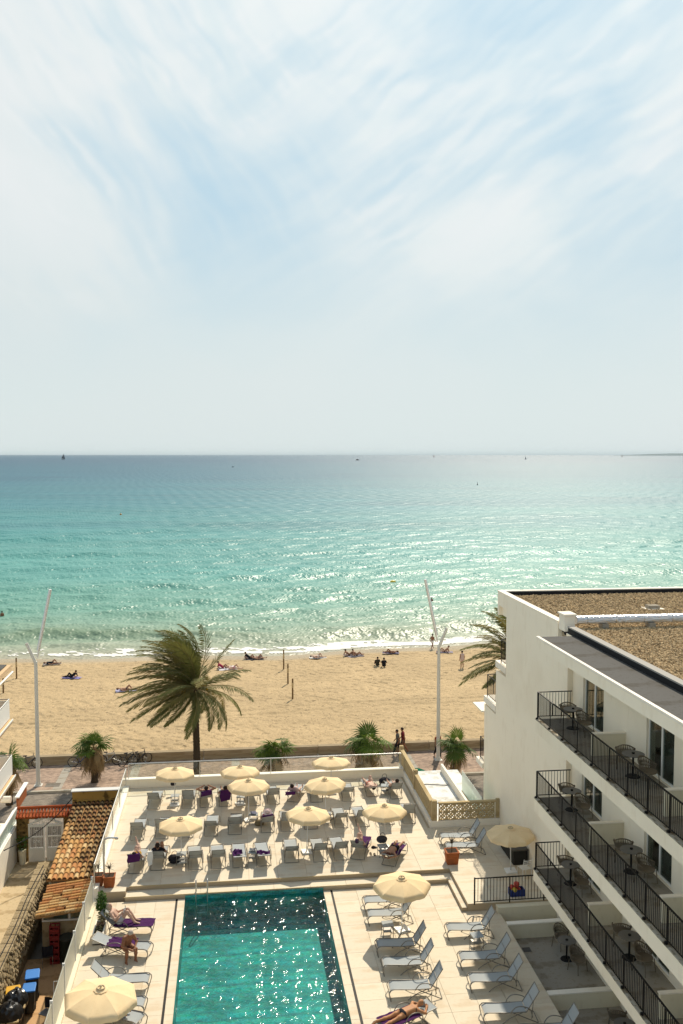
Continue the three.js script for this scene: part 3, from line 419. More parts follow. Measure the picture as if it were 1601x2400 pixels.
// ───────────── umbrellas ─────────────
function makeUmbrella() {
  const t = thing('parasol', '', 'parasol'), Rm = 1.0, n = 8, top = 1.92, rim = 1.69, P8 = i => [Math.cos((i + 0.5) * Math.PI / 4) * Rm, Math.sin((i + 0.5) * Math.PI / 4) * Rm];
  part('base', rbox(0.46, 0.07, 0.46, 0.015, 0, 0.037, 0), M.whitePaint, t); part('socket', bar([0, 0.07, 0], [0, 0.28, 0], 0.03, 8), M.steel, t);
  part('pole', bar([0, 0.07, 0], [0, top - 0.02, 0], 0.021, 8), M.pole, t);
  const panel = (() => {                                  // one sagging gore with its valance
    const [ax, az] = P8(-1), [bx, bz] = P8(0), N = 7, K = 5, rows = [];
    for (let i = 0; i <= N; i++) { const u = 0.13 + 0.87 * i / N, row = []; for (let k = 0; k <= K; k++) { const v = k / K, x = mix(ax, bx, v) * u, z = mix(az, bz, v) * u, sag = 0.014 * Math.sin(Math.PI * v) * u; row.push(V(x, mix(top, rim, u) + 0.045 * Math.sin(Math.PI * u) - sag, z)); } rows.push(row); }
    const last = rows.at(-1); rows.push(last.map((p, k) => V(p.x * 1.012, p.y - 0.13 - 0.012 * Math.sin(k * 2.4), p.z * 1.012)));
    const pos = [], ix = [], uv = []; rows.forEach(r => r.forEach(p => { pos.push(p.x, p.y, p.z); uv.push(p.x, p.z + p.y); })); for (let i = 0; i + 1 < rows.length; i++) for (let k = 0; k < K; k++) { const a = i * (K + 1) + k, b = a + K + 1; ix.push(a, a + 1, b, a + 1, b + 1, b); }
    const g = new THREE.BufferGeometry(); g.setAttribute('position', new THREE.Float32BufferAttribute(pos, 3)); g.setAttribute('uv', new THREE.Float32BufferAttribute(uv, 2)); g.setIndex(ix); g.computeVertexNormals(); return g;
  })();
  const rib = bar([0.05, top - 0.03, 0], [Rm * 0.98, rim - 0.015, 0], 0.009, 4), strut = bar([0.03, 1.42, 0], [Rm * 0.5, rim + 0.15, 0], 0.007, 4);
  for (let i = 0; i < n; i++) { const m = new THREE.Mesh(panel, M.canopy); m.name = 'canopy_panel'; m.rotation.y = -i * Math.PI / 4; m.castShadow = m.receiveShadow = true; t.add(m); const r = new THREE.Mesh(rib, M.pole); r.name = 'rib'; r.rotation.y = -(i + 0.5) * Math.PI / 4; t.add(r); const s = new THREE.Mesh(strut, M.pole); s.name = 'strut'; s.rotation.y = r.rotation.y; t.add(s); }
  const cap = new THREE.ConeGeometry(0.20, 0.07, 8, 1, true).translate(0, top + 0.035, 0); part('vent_cap', cap, M.canopy, t); part('vent_ring', new THREE.TorusGeometry(0.10, 0.02, 5, 16).rotateX(Math.PI / 2).translate(0, top + 0.05, 0), M.rope, t); part('finial', new THREE.SphereGeometry(0.03, 8, 6).translate(0, top + 0.09, 0), M.rope, t);
  part('runner', bar([0, 1.38, 0], [0, 1.46, 0], 0.034, 8), M.pole, t);
  return t;
}
const umb = makeUmbrella();
const umbrellas = [
  [z3(640, 590), DECK2, 0.1, 'cream parasol in the corner between the glass balustrade and the sea parapet'],
  [z3(1258, 585), DECK2, 0.25, 'cream parasol at the sea parapet next to the tall palm trunk'],
  [z3(1338, 735), DECK2, 0.3, 'cream parasol overlapping the one behind, over loungers with purple towels'],
  [z3(706, 1120), DECK2, 0.05, 'cream parasol beside the lounger with a hanging white towel'],
  [z4(692, 470), DECK2, 0.15, 'cream parasol at the sea parapet in front of the largest fan palm'],
  [z4(645, 700), DECK2, 0.4, 'cream parasol beside the pale reclining bather on the upper deck'],
  [z4(466, 1010), DECK2, 0.12, 'cream parasol with its base between loungers in the row nearest the pool'],
  [z4(1190, 975), DECK2, 0.22, 'cream parasol beside the man lying face down on the upper deck'],
  [z6(447, 565), 0, 0.3, 'large cream parasol on the pool deck at the end of the lounger column'],
  [z5(1165, 1185), DECK2, 0.0, 'shaded cream parasol by the hotel wall and a dark storage box'],
  [[231, 2310], 0, 0.2, 'cream parasol over loungers on the boundary side of the pool'],
];
umbrellas.forEach(([q, y, a, label], i) => { const o = i ? copy(umb, P(...q, y), a, label) : umb; o.position.copy(P(...q, i === 10 ? 2.2 : y)).setY(y); o.rotation.y = a; o.userData.label = label; o.userData.group = 'cream parasols around the pool'; const s = i === 10 ? 1.1 : i === 8 ? 1.07 : 1; o.scale.set(s * rr(0.98, 1.03), s * rr(0.97, 1.03), s * rr(0.98, 1.03)); o.rotation.x = rr(-0.045, 0.045); o.rotation.z = rr(-0.045, 0.045); });

// ───────────── loungers ─────────────
function makeLounger(back) {                              // head end +z, foot end -z; back: rise of the backrest in radians
  const t = thing('sun_lounger', '', 'sun lounger'), w = 0.275, sy = 0.36, zf = -1.14, zp = 0.24, L = 0.76, cb = Math.cos(back), sb = Math.sin(back), top = V(0, sy + L * sb, zp + L * cb);
  for (const s of [-1, 1]) {
    part('side_rail', tube([[s * w, sy - 0.06, zf - 0.0], [s * w, sy + 0.005, zf + 0.06], [s * w, sy + 0.01, zf + 0.35], [s * w, sy - 0.012, -0.3], [s * w, sy, zp]], 0.017, 14, 6), M.frame, t);
    part('back_rail', bar([s * w, sy, zp], [s * w, top.y, top.z], 0.016, 6), M.frame, t);
    part('front_leg', tube([[s * w, sy, zf + 0.07], [s * (w + 0.03), sy - 0.1, zf - 0.005], [s * (w + 0.045), 0.0, zf + 0.05]], 0.016, 8, 6), M.frame, t);
    part('rear_leg', tube([[s * (w + 0.03), sy - 0.01, -0.18], [s * (w + 0.03), 0.2, 0.16], [s * (w + 0.03), 0.0, 0.62]], 0.016, 10, 6), M.frame, t);
    part('cross_leg', tube([[s * (w - 0.01), sy - 0.02, 0.12], [s * (w + 0.005), 0.16, -0.3], [s * (w + 0.005), 0.0, -0.52]], 0.014, 8, 6), M.frame, t);
    part('armrest', tube([[s * (w + 0.045), 0.2, 0.42], [s * (w + 0.05), 0.46, 0.34], [s * (w + 0.05), 0.565, 0.12], [s * (w + 0.05), 0.55, -0.12], [s * (w + 0.045), 0.40, -0.26], [s * (w + 0.03), sy - 0.02, -0.28]], 0.016, 18, 6), M.frame, t);
    part('back_stay', bar([s * (w - 0.02), sy + L * 0.55 * sb, zp + L * 0.55 * cb], [s * (w + 0.02), 0.13, 0.40], 0.011, 5), M.frame, t);
  }
  part('cross_bar', [bar([-w, 0.02, 0.62], [w, 0.02, 0.62], 0.014), bar([-w, 0.02, zf + 0.05], [w, 0.02, zf + 0.05], 0.014), bar([-w, top.y, top.z], [w, top.y, top.z], 0.016), bar([-w, sy - 0.03, zf + 0.03], [w, sy - 0.03, zf + 0.03], 0.015), bar([-w, sy + L * 0.5 * sb - 0.02, zp + L * 0.5 * cb], [w, sy + L * 0.5 * sb - 0.02, zp + L * 0.5 * cb], 0.01)], M.frame, t);
  const sl = []; for (let i = 0; i <= 10; i++) { const u = i / 10, z = mix(zf + 0.04, zp - 0.015, u), y = sy + 0.012 - 0.025 * Math.sin(Math.PI * u) - 0.06 * Math.pow(Math.max(0, 1 - u * 8), 2); sl.push(V(-w, y, z), V(0, y - 0.012, z), V(w, y, z)); }
  const bk = []; for (let i = 0; i <= 8; i++) { const u = i / 8, z = zp + 0.015 + u * (L - 0.02) * cb, y = sy + 0.012 + u * (L - 0.02) * sb; bk.push(V(-w, y, z), V(0, y - 0.02 * cb * Math.sin(Math.PI * u), z + 0.02 * sb * Math.sin(Math.PI * u)), V(w, y, z)); }
  const sh = a => { const pos = [], ix = [], uv = []; a.forEach(p => { pos.push(p.x, p.y, p.z); uv.push(p.x, p.z + p.y); }); for (let i = 0; i + 3 < a.length; i += 3) for (const k of [0, 1]) ix.push(i + k, i + 3 + k, i + 1 + k, i + 1 + k, i + 3 + k, i + 4 + k); const g = new THREE.BufferGeometry(); g.setAttribute('position', new THREE.Float32BufferAttribute(pos, 3)); g.setAttribute('uv', new THREE.Float32BufferAttribute(uv, 2)); g.setIndex(ix); g.computeVertexNormals(); return g; };
  part('seat_sling', sh(sl), M.sling, t); part('back_sling', sh(bk), M.sling, t);
  return t;
}
const protos = { mid: makeLounger(0.80), steep: makeLounger(0.95), slack: makeLounger(0.66), up: makeLounger(1.02), low: makeLounger(0.35), flat: makeLounger(0.06) }, taken = {};
function lounger(kind, pos, turn, label, group) { const p = protos[kind]; let o = p; if (taken[kind]) o = copy(p, pos, turn); taken[kind] = 1; o.position.copy(pos); o.rotation.y = turn; o.userData.label = label; o.userData.group = group; return o; }
const back = (q, y, turn = 0) => { const p = P(...q, y); return p.add(V(-0.62 * Math.sin(turn), 0, -0.62 * Math.cos(turn))); };     // q: where the rear legs stand
const ORD = ['first', 'second', 'third', 'fourth', 'fifth', 'sixth', 'seventh', 'eighth', 'ninth', 'tenth', 'eleventh', 'twelfth'];
const rows = {
  sea: [[z3(440, 632)], [z3(765, 628)], [z3(940, 615), 1], [z3(1120, 605), 1], [z3(1395, 600)], [z4(165, 572)], [z4(335, 548), 1, 'low', -0.35], [z4(560, 552)], [z4(850, 545)], [z4(1075, 500), 1, 'low', 0.1], [z4(1295, 520), 1, 'mid', 0.08]],
  mid: [[z3(285, 925)], [z3(515, 912)], [z3(752, 903)], [z3(980, 888)], [z3(1206, 872)], [z4(108, 832), 1], [z4(292, 822)], [z4(505, 800)], [z4(788, 790)], [z4(988, 778)], [z4(1218, 758)], [z4(1410, 748)]],
  pool: [[z3(265, 1238), 1, 'mid', -0.1], [z3(478, 1208), 1, 'mid', -0.06], [z3(840, 1205)], [z3(1055, 1195)], [z3(1258, 1182), 0, 'low'], [z3(1485, 1168), 0, 'low'], [z4(330, 1108)], [z4(598, 1100)], [z4(788, 1085)], [z4(930, 1078), 1, 'mid', -0.32], [z4(1215, 1135), 1, 'low', -0.5]],
};
const names = { sea: 'in the row at the parapet', mid: 'in the middle row', pool: 'in the row nearest the pool' }, seats = {};
for (const k in rows) seats[k] = rows[k].map(([q, occ, kind = 'mid', turn = rr(-0.09, 0.09)], i) => lounger(kind === 'mid' && !occ ? ['mid', 'steep', 'slack', 'mid', 'steep'][(i * 3 + k.length) % 5] : kind, back(q, DECK2, turn), turn, `${ORD[i]} lounger from the glass balustrade ${names[k]}, ${occ ? 'occupied' : kind === 'low' ? 'reclined' : 'empty'}`, `${occ ? 'occupied' : kind === 'low' ? 'towel covered' : 'empty'} loungers ${names[k]}`));
// pool deck, hotel side: feet to the pool
const A = (q, kind, turn, label, group) => lounger(kind, P(...q, 0).add(V(1.09 * Math.sin(turn), 0, 1.09 * Math.cos(turn))), turn, label, group);     // q: foot end near leg, mid-width
const T = Math.PI / 2, sideA = [[z6(172, 405), 0.02], [z6(200, 510), 0.02], [z6(268, 740), 0.04], [z6(312, 880), 0.05], [z6(360, 1060), 0.04]].map(([q, a], i) => A(q, 'up', T + a, `${ORD[i]} empty lounger from the upper deck step in the column along the pool`, 'lounger column beside the pool'));
const sideB = [[z6(785, 620), 0.05], [z6(880, 835), 0.04], [z6(955, 1005), 0.06], [z6(1050, 1235), 0.05], [z6(1330, 1400), 0.05]].map(([q, a], i) => A(q, 'up', T + a, `${ORD[i]} empty lounger from the black railing in the column beside the patios`, 'lounger column beside the patios'));
const sunb = lounger('flat', P(...z6(480, 1270), 0), T + 0.45, 'flat lounger carrying a sunbathing woman in a black bikini', null);
A(z5(525, 925), 'up', T + 0.05, 'grey lounger nearer the pierced wall, one of two side by side', null).position.y = DECK2;
A(z5(575, 1010), 'up', T + 0.08, 'grey lounger beside the terracotta planter, half in the hotel shadow', null).position.y = DECK2;
for (const o of scene.children.filter(o => /sun_lounger/.test(o.name) && /pierced wall|terracotta planter/.test(o.userData.label))) { const q = /pierced/.test(o.userData.label) ? z5(525, 925) : z5(575, 1015); o.position.copy(P(...q, DECK2)).add(V(1.09, 0, 0.05)); }
// pool deck, boundary side: feet to the pool (to +x)
const B = (q, kind, turn, label, group) => lounger(kind, P(...q, 0).add(V(1.09 * Math.sin(turn), 0, 1.09 * Math.cos(turn))), turn, label, group);
const seatW = B(z2(1395, 530), 'mid', -T - 0.10, 'lounger with a purple towel under a reading woman beside the white trough planter', null);
const seatM = B(z2(1370, 745), 'low', -T - 0.25, 'lounger with a purple towel on which a man sits on the edge', null);
B(z2(1365, 1040), 'mid', -T - 0.08, 'empty grey lounger between the seated man and the near parasol', 'empty loungers by the frosted screen');
B(z2(1325, 1260), 'mid', -T - 0.1, 'empty grey lounger under the near parasol', 'empty loungers by the frosted screen');
const seatD = B(z2(1290, 1420), 'mid', -T - 0.5, 'lounger turned askew with a dark haired person on it under the near parasol', null);

// small white side tables between loungers
function makeTable() { const t = thing('side_table', '', 'side table'); part('top', rbox(0.42, 0.03, 0.42, 0.01, 0, 0.44, 0), M.sling, t); for (const x of [-0.18, 0.18]) for (const z of [-0.18, 0.18]) part('leg', bar([x * 1.05, 0, z * 1.05], [x, 0.43, z], 0.013), M.frame, t); part('shelf', rbox(0.36, 0.015, 0.36, 0.005, 0, 0.2, 0), M.frame, t); return t; }
const tb = makeTable(), tabs = [[z6(340, 600), 0, 'side table with a glass top between loungers on the pool deck'], [z6(995, 685), 0, 'side table between the two loungers closest to the deck railing'], [z3(645, 580), DECK2, 'side table at the parasol in the sea corner'], [z3(1385, 760), DECK2, 'side table with a folded towel beside the bather in a hat'], [z3(705, 1140), DECK2, 'side table at the parasol between the white towel and an empty lounger'], [z3(1382, 1120), DECK2, 'side table between the two loungers with purple towels'], [z4(650, 735), DECK2, 'side table next to the middle row parasol base'], [z4(1165, 1040), DECK2, 'side table with a dark bag by the man lying face down'], [z4(1185, 470), DECK2, 'side table with a black bag between two bathers at the sea parapet'], [z3(1265, 590), DECK2, 'side table beside the purple towel lounger at the sea parapet']];
tabs.forEach(([q, y, l], i) => { const o = i ? copy(tb, P(...q, y), rr(-0.2, 0.2), l) : tb; o.position.copy(P(...q, y)); o.userData.label = l; o.userData.group = 'small side tables'; });

// towels, bags, small belongings
function cloth(name, w, l, m, label, cat, pos, turn = 0, lump = 0.05, seed = 1) { const g = new THREE.PlaneGeometry(w, l, 16, 20).rotateX(-Math.PI / 2), p = g.attributes.position; for (let i = 0; i < p.count; i++) { const x = p.getX(i), z = p.getZ(i); p.setXYZ(i, x * (1 - 0.25 * lump * 4 * vn(z * 5 + seed, 3)), 0.012 + lump * 2 * vn(x * 9 + seed * 3, z * 9), z * (1 - 0.2 * lump * 4 * vn(x * 5, seed))); } g.computeVertexNormals(); const o = one(name, g, m, label, cat); o.position.copy(pos); o.rotation.y = turn; return o; }
function drape(seat, kind, m, label, len = 0.75, wid = 0.58) {           // towel lying over the top of a raised backrest
  const th = { mid: 0.80, low: 0.35, up: 1.02, flat: 0.06 }[kind], pts = [], N = 14;
  for (let i = 0; i <= N; i++) { const u = i / N, s = u * len; let y, z; const c = Math.cos(th), d = Math.sin(th), L = 0.76; if (s < 0.32) { const a = L - 0.32 + s; y = 0.385 + a * d; z = 0.24 + a * c - 0.012; } else { const b = s - 0.32; y = 0.395 + L * d - b * 0.96; z = 0.27 + L * c + 0.02 - b * 0.08; } for (let m = 0; m < 1; m++) pts.push(V(-wid / 2 * (1 - 0.1 * u) + 0.02 * Math.sin(i * 0.9 + len * 9), y - 0.03 * u, z + 0.02 * Math.sin(i + len * 5)), V(wid / 2 * (1 - 0.14 * u) + 0.02 * Math.cos(i * 0.7 + len * 7), y + 0.012 + 0.05 * u, z)); }
  const o = one('towel', quadStrip(pts), m, label, 'towel'); o.position.copy(seat.position); o.rotation.copy(seat.rotation); return o;
}
const onSeat = (s, x, y, z) => V(x, y, z).applyAxisAngle(V(0, 1, 0), s.rotation.y).add(s.position);
drape(seats.pool[0], 'mid', M.purple, 'dark purple towel hung over the lounger back of the bather in yellow shorts', 0.72);
drape(seats.sea[2], 'mid', M.purple, 'dark purple towel over the lounger back of the bather with spread arms', 0.62);
drape(seats.sea[3], 'mid', M.purple, 'long purple towel hanging down a lounger back at the sea parapet', 0.95);
drape(seats.sea[6], 'low', M.purple, 'purple towel over the head of the reclined lounger by the middle parasol', 0.5);
drape(seats.mid[5], 'mid', M.purple, 'purple towel on the lounger of the bather in a hat', 0.42);
{ const o = drape(seats.pool[1], 'mid', M.whiteCloth, 'white towel hanging from the corner of a lounger back', 1.0, 0.24); o.position.add(V(-0.27, 0.03, 0.05)); }
cloth('towel', 0.5, 0.5, M.purple, 'crumpled purple towel on the left edge of a reclined lounger seat', 'towel', onSeat(seats.pool[4], -0.12, 0.38, 0.1), 0.3, 0.09, 4);
cloth('towel', 0.62, 0.28, M.purple, 'purple towel lying across a reclined lounger like a bolster', 'towel', onSeat(seats.pool[5], 0, 0.40, 0.28), 0, 0.08, 7);
cloth('towel', 0.62, 1.5, M.purple, 'purple towel spread under the reading woman', 'towel', onSeat(seatW, 0, 0.38, -0.45), seatW.rotation.y, 0.012, 2);
cloth('towel', 0.66, 1.2, M.purple, 'bright purple towel spread on the lounger of the seated man', 'towel', onSeat(seatM, 0, 0.40, 0.0), seatM.rotation.y, 0.02, 3);
cloth('towel', 0.7, 1.3, M.purple, 'purple towel under the sunbathing woman in a black bikini', 'towel', onSeat(sunb, 0, 0.385, -0.3), sunb.rotation.y, 0.015, 5);
cloth('towel', 0.66, 1.2, M.purple, 'purple towel under the man lying face down', 'towel', onSeat(seats.pool[10], 0.05, 0.40, -0.2), seats.pool[10].rotation.y, 0.02, 6);
cloth('towel', 0.66, 1.2, M.purple, 'purple towel under the bather with one foot raised', 'towel', onSeat(seats.pool[9], 0.05, 0.38, -0.35), seats.pool[9].rotation.y, 0.015, 8);
cloth('towel', 0.4, 0.4, M.whiteCloth, 'patterned white towel bundled on the askew lounger', 'towel', onSeat(seatD, 0.1, 0.38, -0.5), 0.4, 0.11, 9);
function bag(pos, m, label, s = 1, seed = 1) { const g = new THREE.IcosahedronGeometry(0.2 * s, 3), p = g.attributes.position; for (let i = 0; i < p.count; i++) { const x = p.getX(i), y = p.getY(i), z = p.getZ(i), k = 0.8 + 0.45 * fbm(x * 8 + seed * 5, y * 8 + z * 6, 3); p.setXYZ(i, x * k * 1.15, Math.max(-0.13 * s, y * k * 0.85), z * k); } g.translate(0, 0.13 * s, 0); g.computeVertexNormals(); const t = thing('beach_bag', label, 'bag', pos); part('bag_body', g, m, t); part('handle', tube([[-0.1 * s, 0.2 * s, 0], [-0.07 * s, 0.42 * s, 0.02], [0.07 * s, 0.42 * s, -0.02], [0.1 * s, 0.2 * s, 0]], 0.011, 10, 5), m, t); return t; }
bag(P(...z3(640, 1130), DECK2), M.darkCloth, 'black backpack with red straps on the tiles beside a parasol base', 1.15, 1);
bag(P(...z4(1180, 385), DECK2), M.darkCloth, 'black bag between two bathers at the sea parapet', 1.3, 2);
bag(P(...z4(1160, 1010), DECK2).add(V(0, 0.46, 0)), mat(0.05, 0.045, 0.05, 0.9), 'dark bag on the table by the man lying face down', 1.0, 3);
bag(P(...z3(1440, 780), DECK2), mat(0.20, 0.15, 0.08, 0.9), 'tan bag on the tiles beside the bather in a hat', 0.95, 4);
bag(P(...z3(635, 485), DECK2).add(V(-0.05, 0.46, 0)), M.darkCloth, 'small dark bag on the table in the sea corner', 0.6, 5);
cloth('folded_towel', 0.3, 0.3, mat(0.16, 0.17, 0.24, 0.95), 'blue and white towel folded on a side table', 'towel', P(...z3(1385, 760), DECK2).add(V(0, 0.46, 0)), 0.2, 0.05, 11);
cloth('folded_towel', 0.32, 0.3, mat(0.14, 0.14, 0.15, 0.95), 'grey towel folded on the table between the purple towels', 'towel', P(...z3(1382, 1120), DECK2).add(V(0, 0.46, 0)), 0.1, 0.07, 12);
for (const [q, l] of [[z4(1080, 968), 'dark cap lying on the tiles by the bather with a raised foot']]) { const o = one('cap', [new THREE.SphereGeometry(0.11, 12, 6, 0, 6.3, 0, 1.57).scale(1, 0.8, 1), new THREE.CylinderGeometry(0.11, 0.11, 0.012, 12, 1, false, 0, 3.1).translate(0.06, 0.01, 0)], M.darkCloth, l, 'cap'); o.position.copy(P(...q, DECK2)); }
{ const sd = thing('pair_of_sandals', 'brown sandals left on the tiles of the upper deck', 'sandals', P(...z4(1072, 1030), DECK2)); for (const s of [-1, 1]) { const p = part('sandal', [rbox(0.09, 0.025, 0.26, 0.02, s * 0.08, 0.013, s * 0.05)], M.wicker, sd); part('strap', tube([[s * 0.08 - 0.045, 0.02, s * 0.05 - 0.04], [s * 0.08, 0.07, s * 0.05 - 0.05], [s * 0.08 + 0.045, 0.02, s * 0.05 - 0.04]], 0.01, 8, 5), M.darkCloth, p); } }

// ───────────── planters, storage, chair, toys on the deck ─────────────
function spiky(t, y, n, l, m, seed) { const q = rng(seed); for (let i = 0; i < n; i++) { const a = i * 2.4, e = 0.25 + 1.0 * q(), L = l * (0.7 + 0.5 * q()), pts = []; for (let k = 0; k <= 5; k++) { const u = k / 5, r = L * u * Math.cos(e) * (1 + 0.1 * u), yy = y + L * u * Math.sin(e) - 0.18 * L * u * u, w = 0.028 * (1 - u) + 0.002; pts.push(V(Math.cos(a) * r - Math.sin(a) * w, yy, Math.sin(a) * r + Math.cos(a) * w), V(Math.cos(a) * r + Math.sin(a) * w, yy, Math.sin(a) * r - Math.cos(a) * w)); } part('leaf', quadStrip(pts), m, t); } }
function squarePot(pos, label, s = 1) { const t = thing('planter', label, 'planter', pos); const g = new THREE.CylinderGeometry(0.34 * s, 0.28 * s, 0.46 * s, 4, 1).rotateY(Math.PI / 4).translate(0, 0.23 * s, 0); part('pot', [g, box(-0.25 * s, 0.25 * s, 0.44 * s, 0.475 * s, -0.25 * s, -0.2 * s), box(-0.25 * s, 0.25 * s, 0.44 * s, 0.475 * s, 0.2 * s, 0.25 * s), box(-0.25 * s, -0.2 * s, 0.44 * s, 0.474 * s, -0.2 * s, 0.2 * s), box(0.2 * s, 0.25 * s, 0.44 * s, 0.474 * s, -0.2 * s, 0.2 * s)], M.clay, t); part('soil', box(-0.21 * s, 0.21 * s, 0.455 * s, 0.462 * s, -0.21 * s, 0.21 * s), M.soil, t); part('stem', bar([0, 0.45 * s, 0], [0.01, 0.8 * s, 0], 0.02), M.wood, t); return t; }
M.agave = mat(0.07, 0.055, 0.035, 0.7, { transmission: 0.2, thickness: 0 });
spiky(squarePot(P(...z5(622, 1105), DECK2), 'square terracotta planter with a spiky dark plant near the pool step', 1.15), 0.86, 18, 0.42, M.agave, 3);
spiky(squarePot(P(257, 2076, DECK2), 'square terracotta planter with a spiky plant in the corner by the shower', 0.95), 0.72, 14, 0.34, M.agave, 4);
spiky(squarePot(P(231, 2073, DECK2), 'terracotta planter with a spiky plant against the glass balustrade', 0.9), 0.7, 12, 0.34, M.agave, 6);
{
  const t = thing('trough_planter', 'long white trough planter with a small green bush on the pool deck', 'planter', P(...z2(915, 590), 0)), q = rng(77);
  part('trough', [box(-0.2, 0.2, 0, 0.04, -0.62, 0.42), box(-0.2, -0.16, 0, 0.42, -0.62, 0.42), box(0.16, 0.2, 0, 0.42, -0.62, 0.42), box(-0.16, 0.16, 0, 0.42, -0.62, -0.58), box(-0.16, 0.16, 0, 0.42, 0.38, 0.42)], M.plasterWhite, t); part('soil', box(-0.16, 0.16, 0.04, 0.37, -0.58, 0.38), M.soil, t);
  const lf = (n, c, r, s, m, nm) => { const L = []; for (let i = 0; i < n; i++) { const u = q() * 2 - 1, a = q() * 6.28, k = Math.cbrt(q()), p = V(Math.sqrt(1 - u * u) * Math.cos(a) * r[0] * k, u * r[1] * k, Math.sqrt(1 - u * u) * Math.sin(a) * r[2] * k).add(c); const g = new THREE.PlaneGeometry(s, s * 0.55); g.rotateX(q() * 6); g.rotateY(q() * 6); L.push(g.translate(p.x, p.y, p.z)); } part(nm, L, m, t); };
  M.leafGreen = mat(0.07, 0.14, 0.02, 0.6, { transmission: 0.3, thickness: 0 }); M.leafPale = mat(0.28, 0.25, 0.12, 0.8, { transmission: 0.25, thickness: 0 });
  lf(320, V(0.02, 1.15, -0.5), [0.2, 0.46, 0.2], 0.09, M.leafGreen, 'foliage'); part('stem', bar([0, 0.38, -0.5], [0.02, 1.2, -0.5], 0.02), M.wood, t); lf(160, V(0.12, 0.68, -0.35), [0.24, 0.16, 0.2], 0.08, M.leafPale, 'flowers'); part('stem', bar([0.05, 0.38, -0.4], [0.12, 0.7, -0.35], 0.02), M.wood, t); lf(40, V(0, 0.4, 0.05), [0.15, 0.02, 0.3], 0.06, M.leafPale, 'dry_leaves');
}
{
  const u = thing('storage_box', 'long dark storage chest against the hotel wall in the shade', 'storage box', [0, 0, 0]); const a = P(...z5(1290, 1120), DECK2); u.position.set(12.3, DECK2, a.z - 0.9); const dk = mat(0.028, 0.027, 0.024, 0.6);
  part('body', rbox(0.62, 0.62, 1.9, 0.02, 0, 0.31, 0), dk, u); part('lid', rbox(0.68, 0.07, 1.98, 0.02, 0, 0.66, 0), mat(0.09, 0.085, 0.075, 0.6), u); part('hinge', [rbox(0.05, 0.05, 0.12, 0.01, -0.33, 0.6, -0.5), rbox(0.05, 0.05, 0.12, 0.01, -0.33, 0.6, 0.5)], M.steel, u);
  const c = thing('slatted_chair', 'white metal slatted chair in the shade behind the black railing', 'chair', P(...z5(1290, 1240), DECK2), 0.25); for (let i = 0; i < 5; i++) part('slat', tube([[-0.2, 0.5 + i * 0.085, 0.2 + i * 0.02], [0, 0.5 + i * 0.085, 0.24 + i * 0.02], [0.2, 0.5 + i * 0.085, 0.2 + i * 0.02]], 0.018, 6, 5), M.whitePaint, c); for (let i = 0; i < 5; i++) part('slat', rbox(0.42, 0.02, 0.07, 0.008, 0, 0.43, -0.18 + i * 0.088), M.whitePaint, c); for (const x of [-0.21, 0.21]) { part('leg', tube([[x, 0, 0.27], [x, 0.45, 0.2], [x, 0.92, 0.3]], 0.014, 8, 5), M.whitePaint, c); part('leg', bar([x, 0, -0.24], [x, 0.44, -0.2], 0.014), M.whitePaint, c); }
  const tc = thing('toy_crate', 'blue crate of red and yellow pool toys behind the black railing', 'toy crate', P(...z5(1235, 1425), DECK2).add(V(0, 0, -0.25))); const bl = mat(0.012, 0.03, 0.16, 0.5); part('crate', [box(-0.3, 0.3, 0, 0.03, -0.18, 0.18), box(-0.3, 0.3, 0.03, 0.26, -0.18, -0.15), box(-0.3, 0.3, 0.03, 0.26, 0.15, 0.18), box(-0.3, -0.27, 0.03, 0.26, -0.15, 0.15), box(0.27, 0.3, 0.03, 0.26, -0.15, 0.15)], bl, tc); const q = rng(8); for (let i = 0; i < 7; i++) part('toy', new THREE.IcosahedronGeometry(0.09 + 0.05 * q(), 2).scale(1, 0.8, 1.2).translate(-0.2 + 0.42 * q(), 0.24 + 0.3 * q() * (i > 3), -0.08 + 0.16 * q()), i % 4 == 3 ? mat(0.5, 0.35, 0.03, 0.5) : mat(0.42, 0.04, 0.02, 0.5), tc);
}

// ───────────── balcony furniture ─────────────
function makeChair() {
  const t = thing('wicker_chair', '', 'chair'), rim = []; for (let i = 0; i <= 20; i++) { const a = -0.35 + (Math.PI + 0.7) * i / 20, r = 0.30; rim.push(V(Math.cos(a) * r, 0.62 + 0.20 * Math.pow(Math.max(0, Math.sin(a)), 1.5), Math.sin(a) * r * 0.95)); }
  part('rim', tube(rim, 0.02, 40, 6), M.wicker, t); part('seat', new THREE.CylinderGeometry(0.27, 0.25, 0.06, 16).translate(0, 0.43, 0), mat(0.20, 0.165, 0.12, 0.9), t);
  const st = []; for (let i = 0; i <= 20; i++) { const p = rim[i], b = V(p.x * 0.82, 0.44, p.z * 0.82), s = 0.026; st.push(bar(b, p, 0.011, 4)); if (i < 20) { const p2 = rim[i + 1], b2 = V(p2.x * 0.82, 0.44, p2.z * 0.82); st.push(bar(b, p2, 0.007, 4), bar(b2, p, 0.007, 4)); } } part('woven_back', st, M.wicker, t);
  for (const x of [-0.22, 0.22]) for (const z of [-0.2, 0.2]) part('leg', bar([x * 1.15, 0, z * 1.2], [x, 0.42, z], 0.014), M.wicker, t); return t;
}
function makeRound() { const t = thing('round_table', '', 'table'); part('table_top', new THREE.CylinderGeometry(0.34, 0.34, 0.025, 28).translate(0, 0.71, 0), M.tableTop, t); part('column', bar([0, 0.03, 0], [0, 0.7, 0], 0.032, 10), M.blackMetal, t); part('foot', new THREE.CylinderGeometry(0.2, 0.23, 0.03, 20).translate(0, 0.015, 0), M.blackMetal, t); return t; }
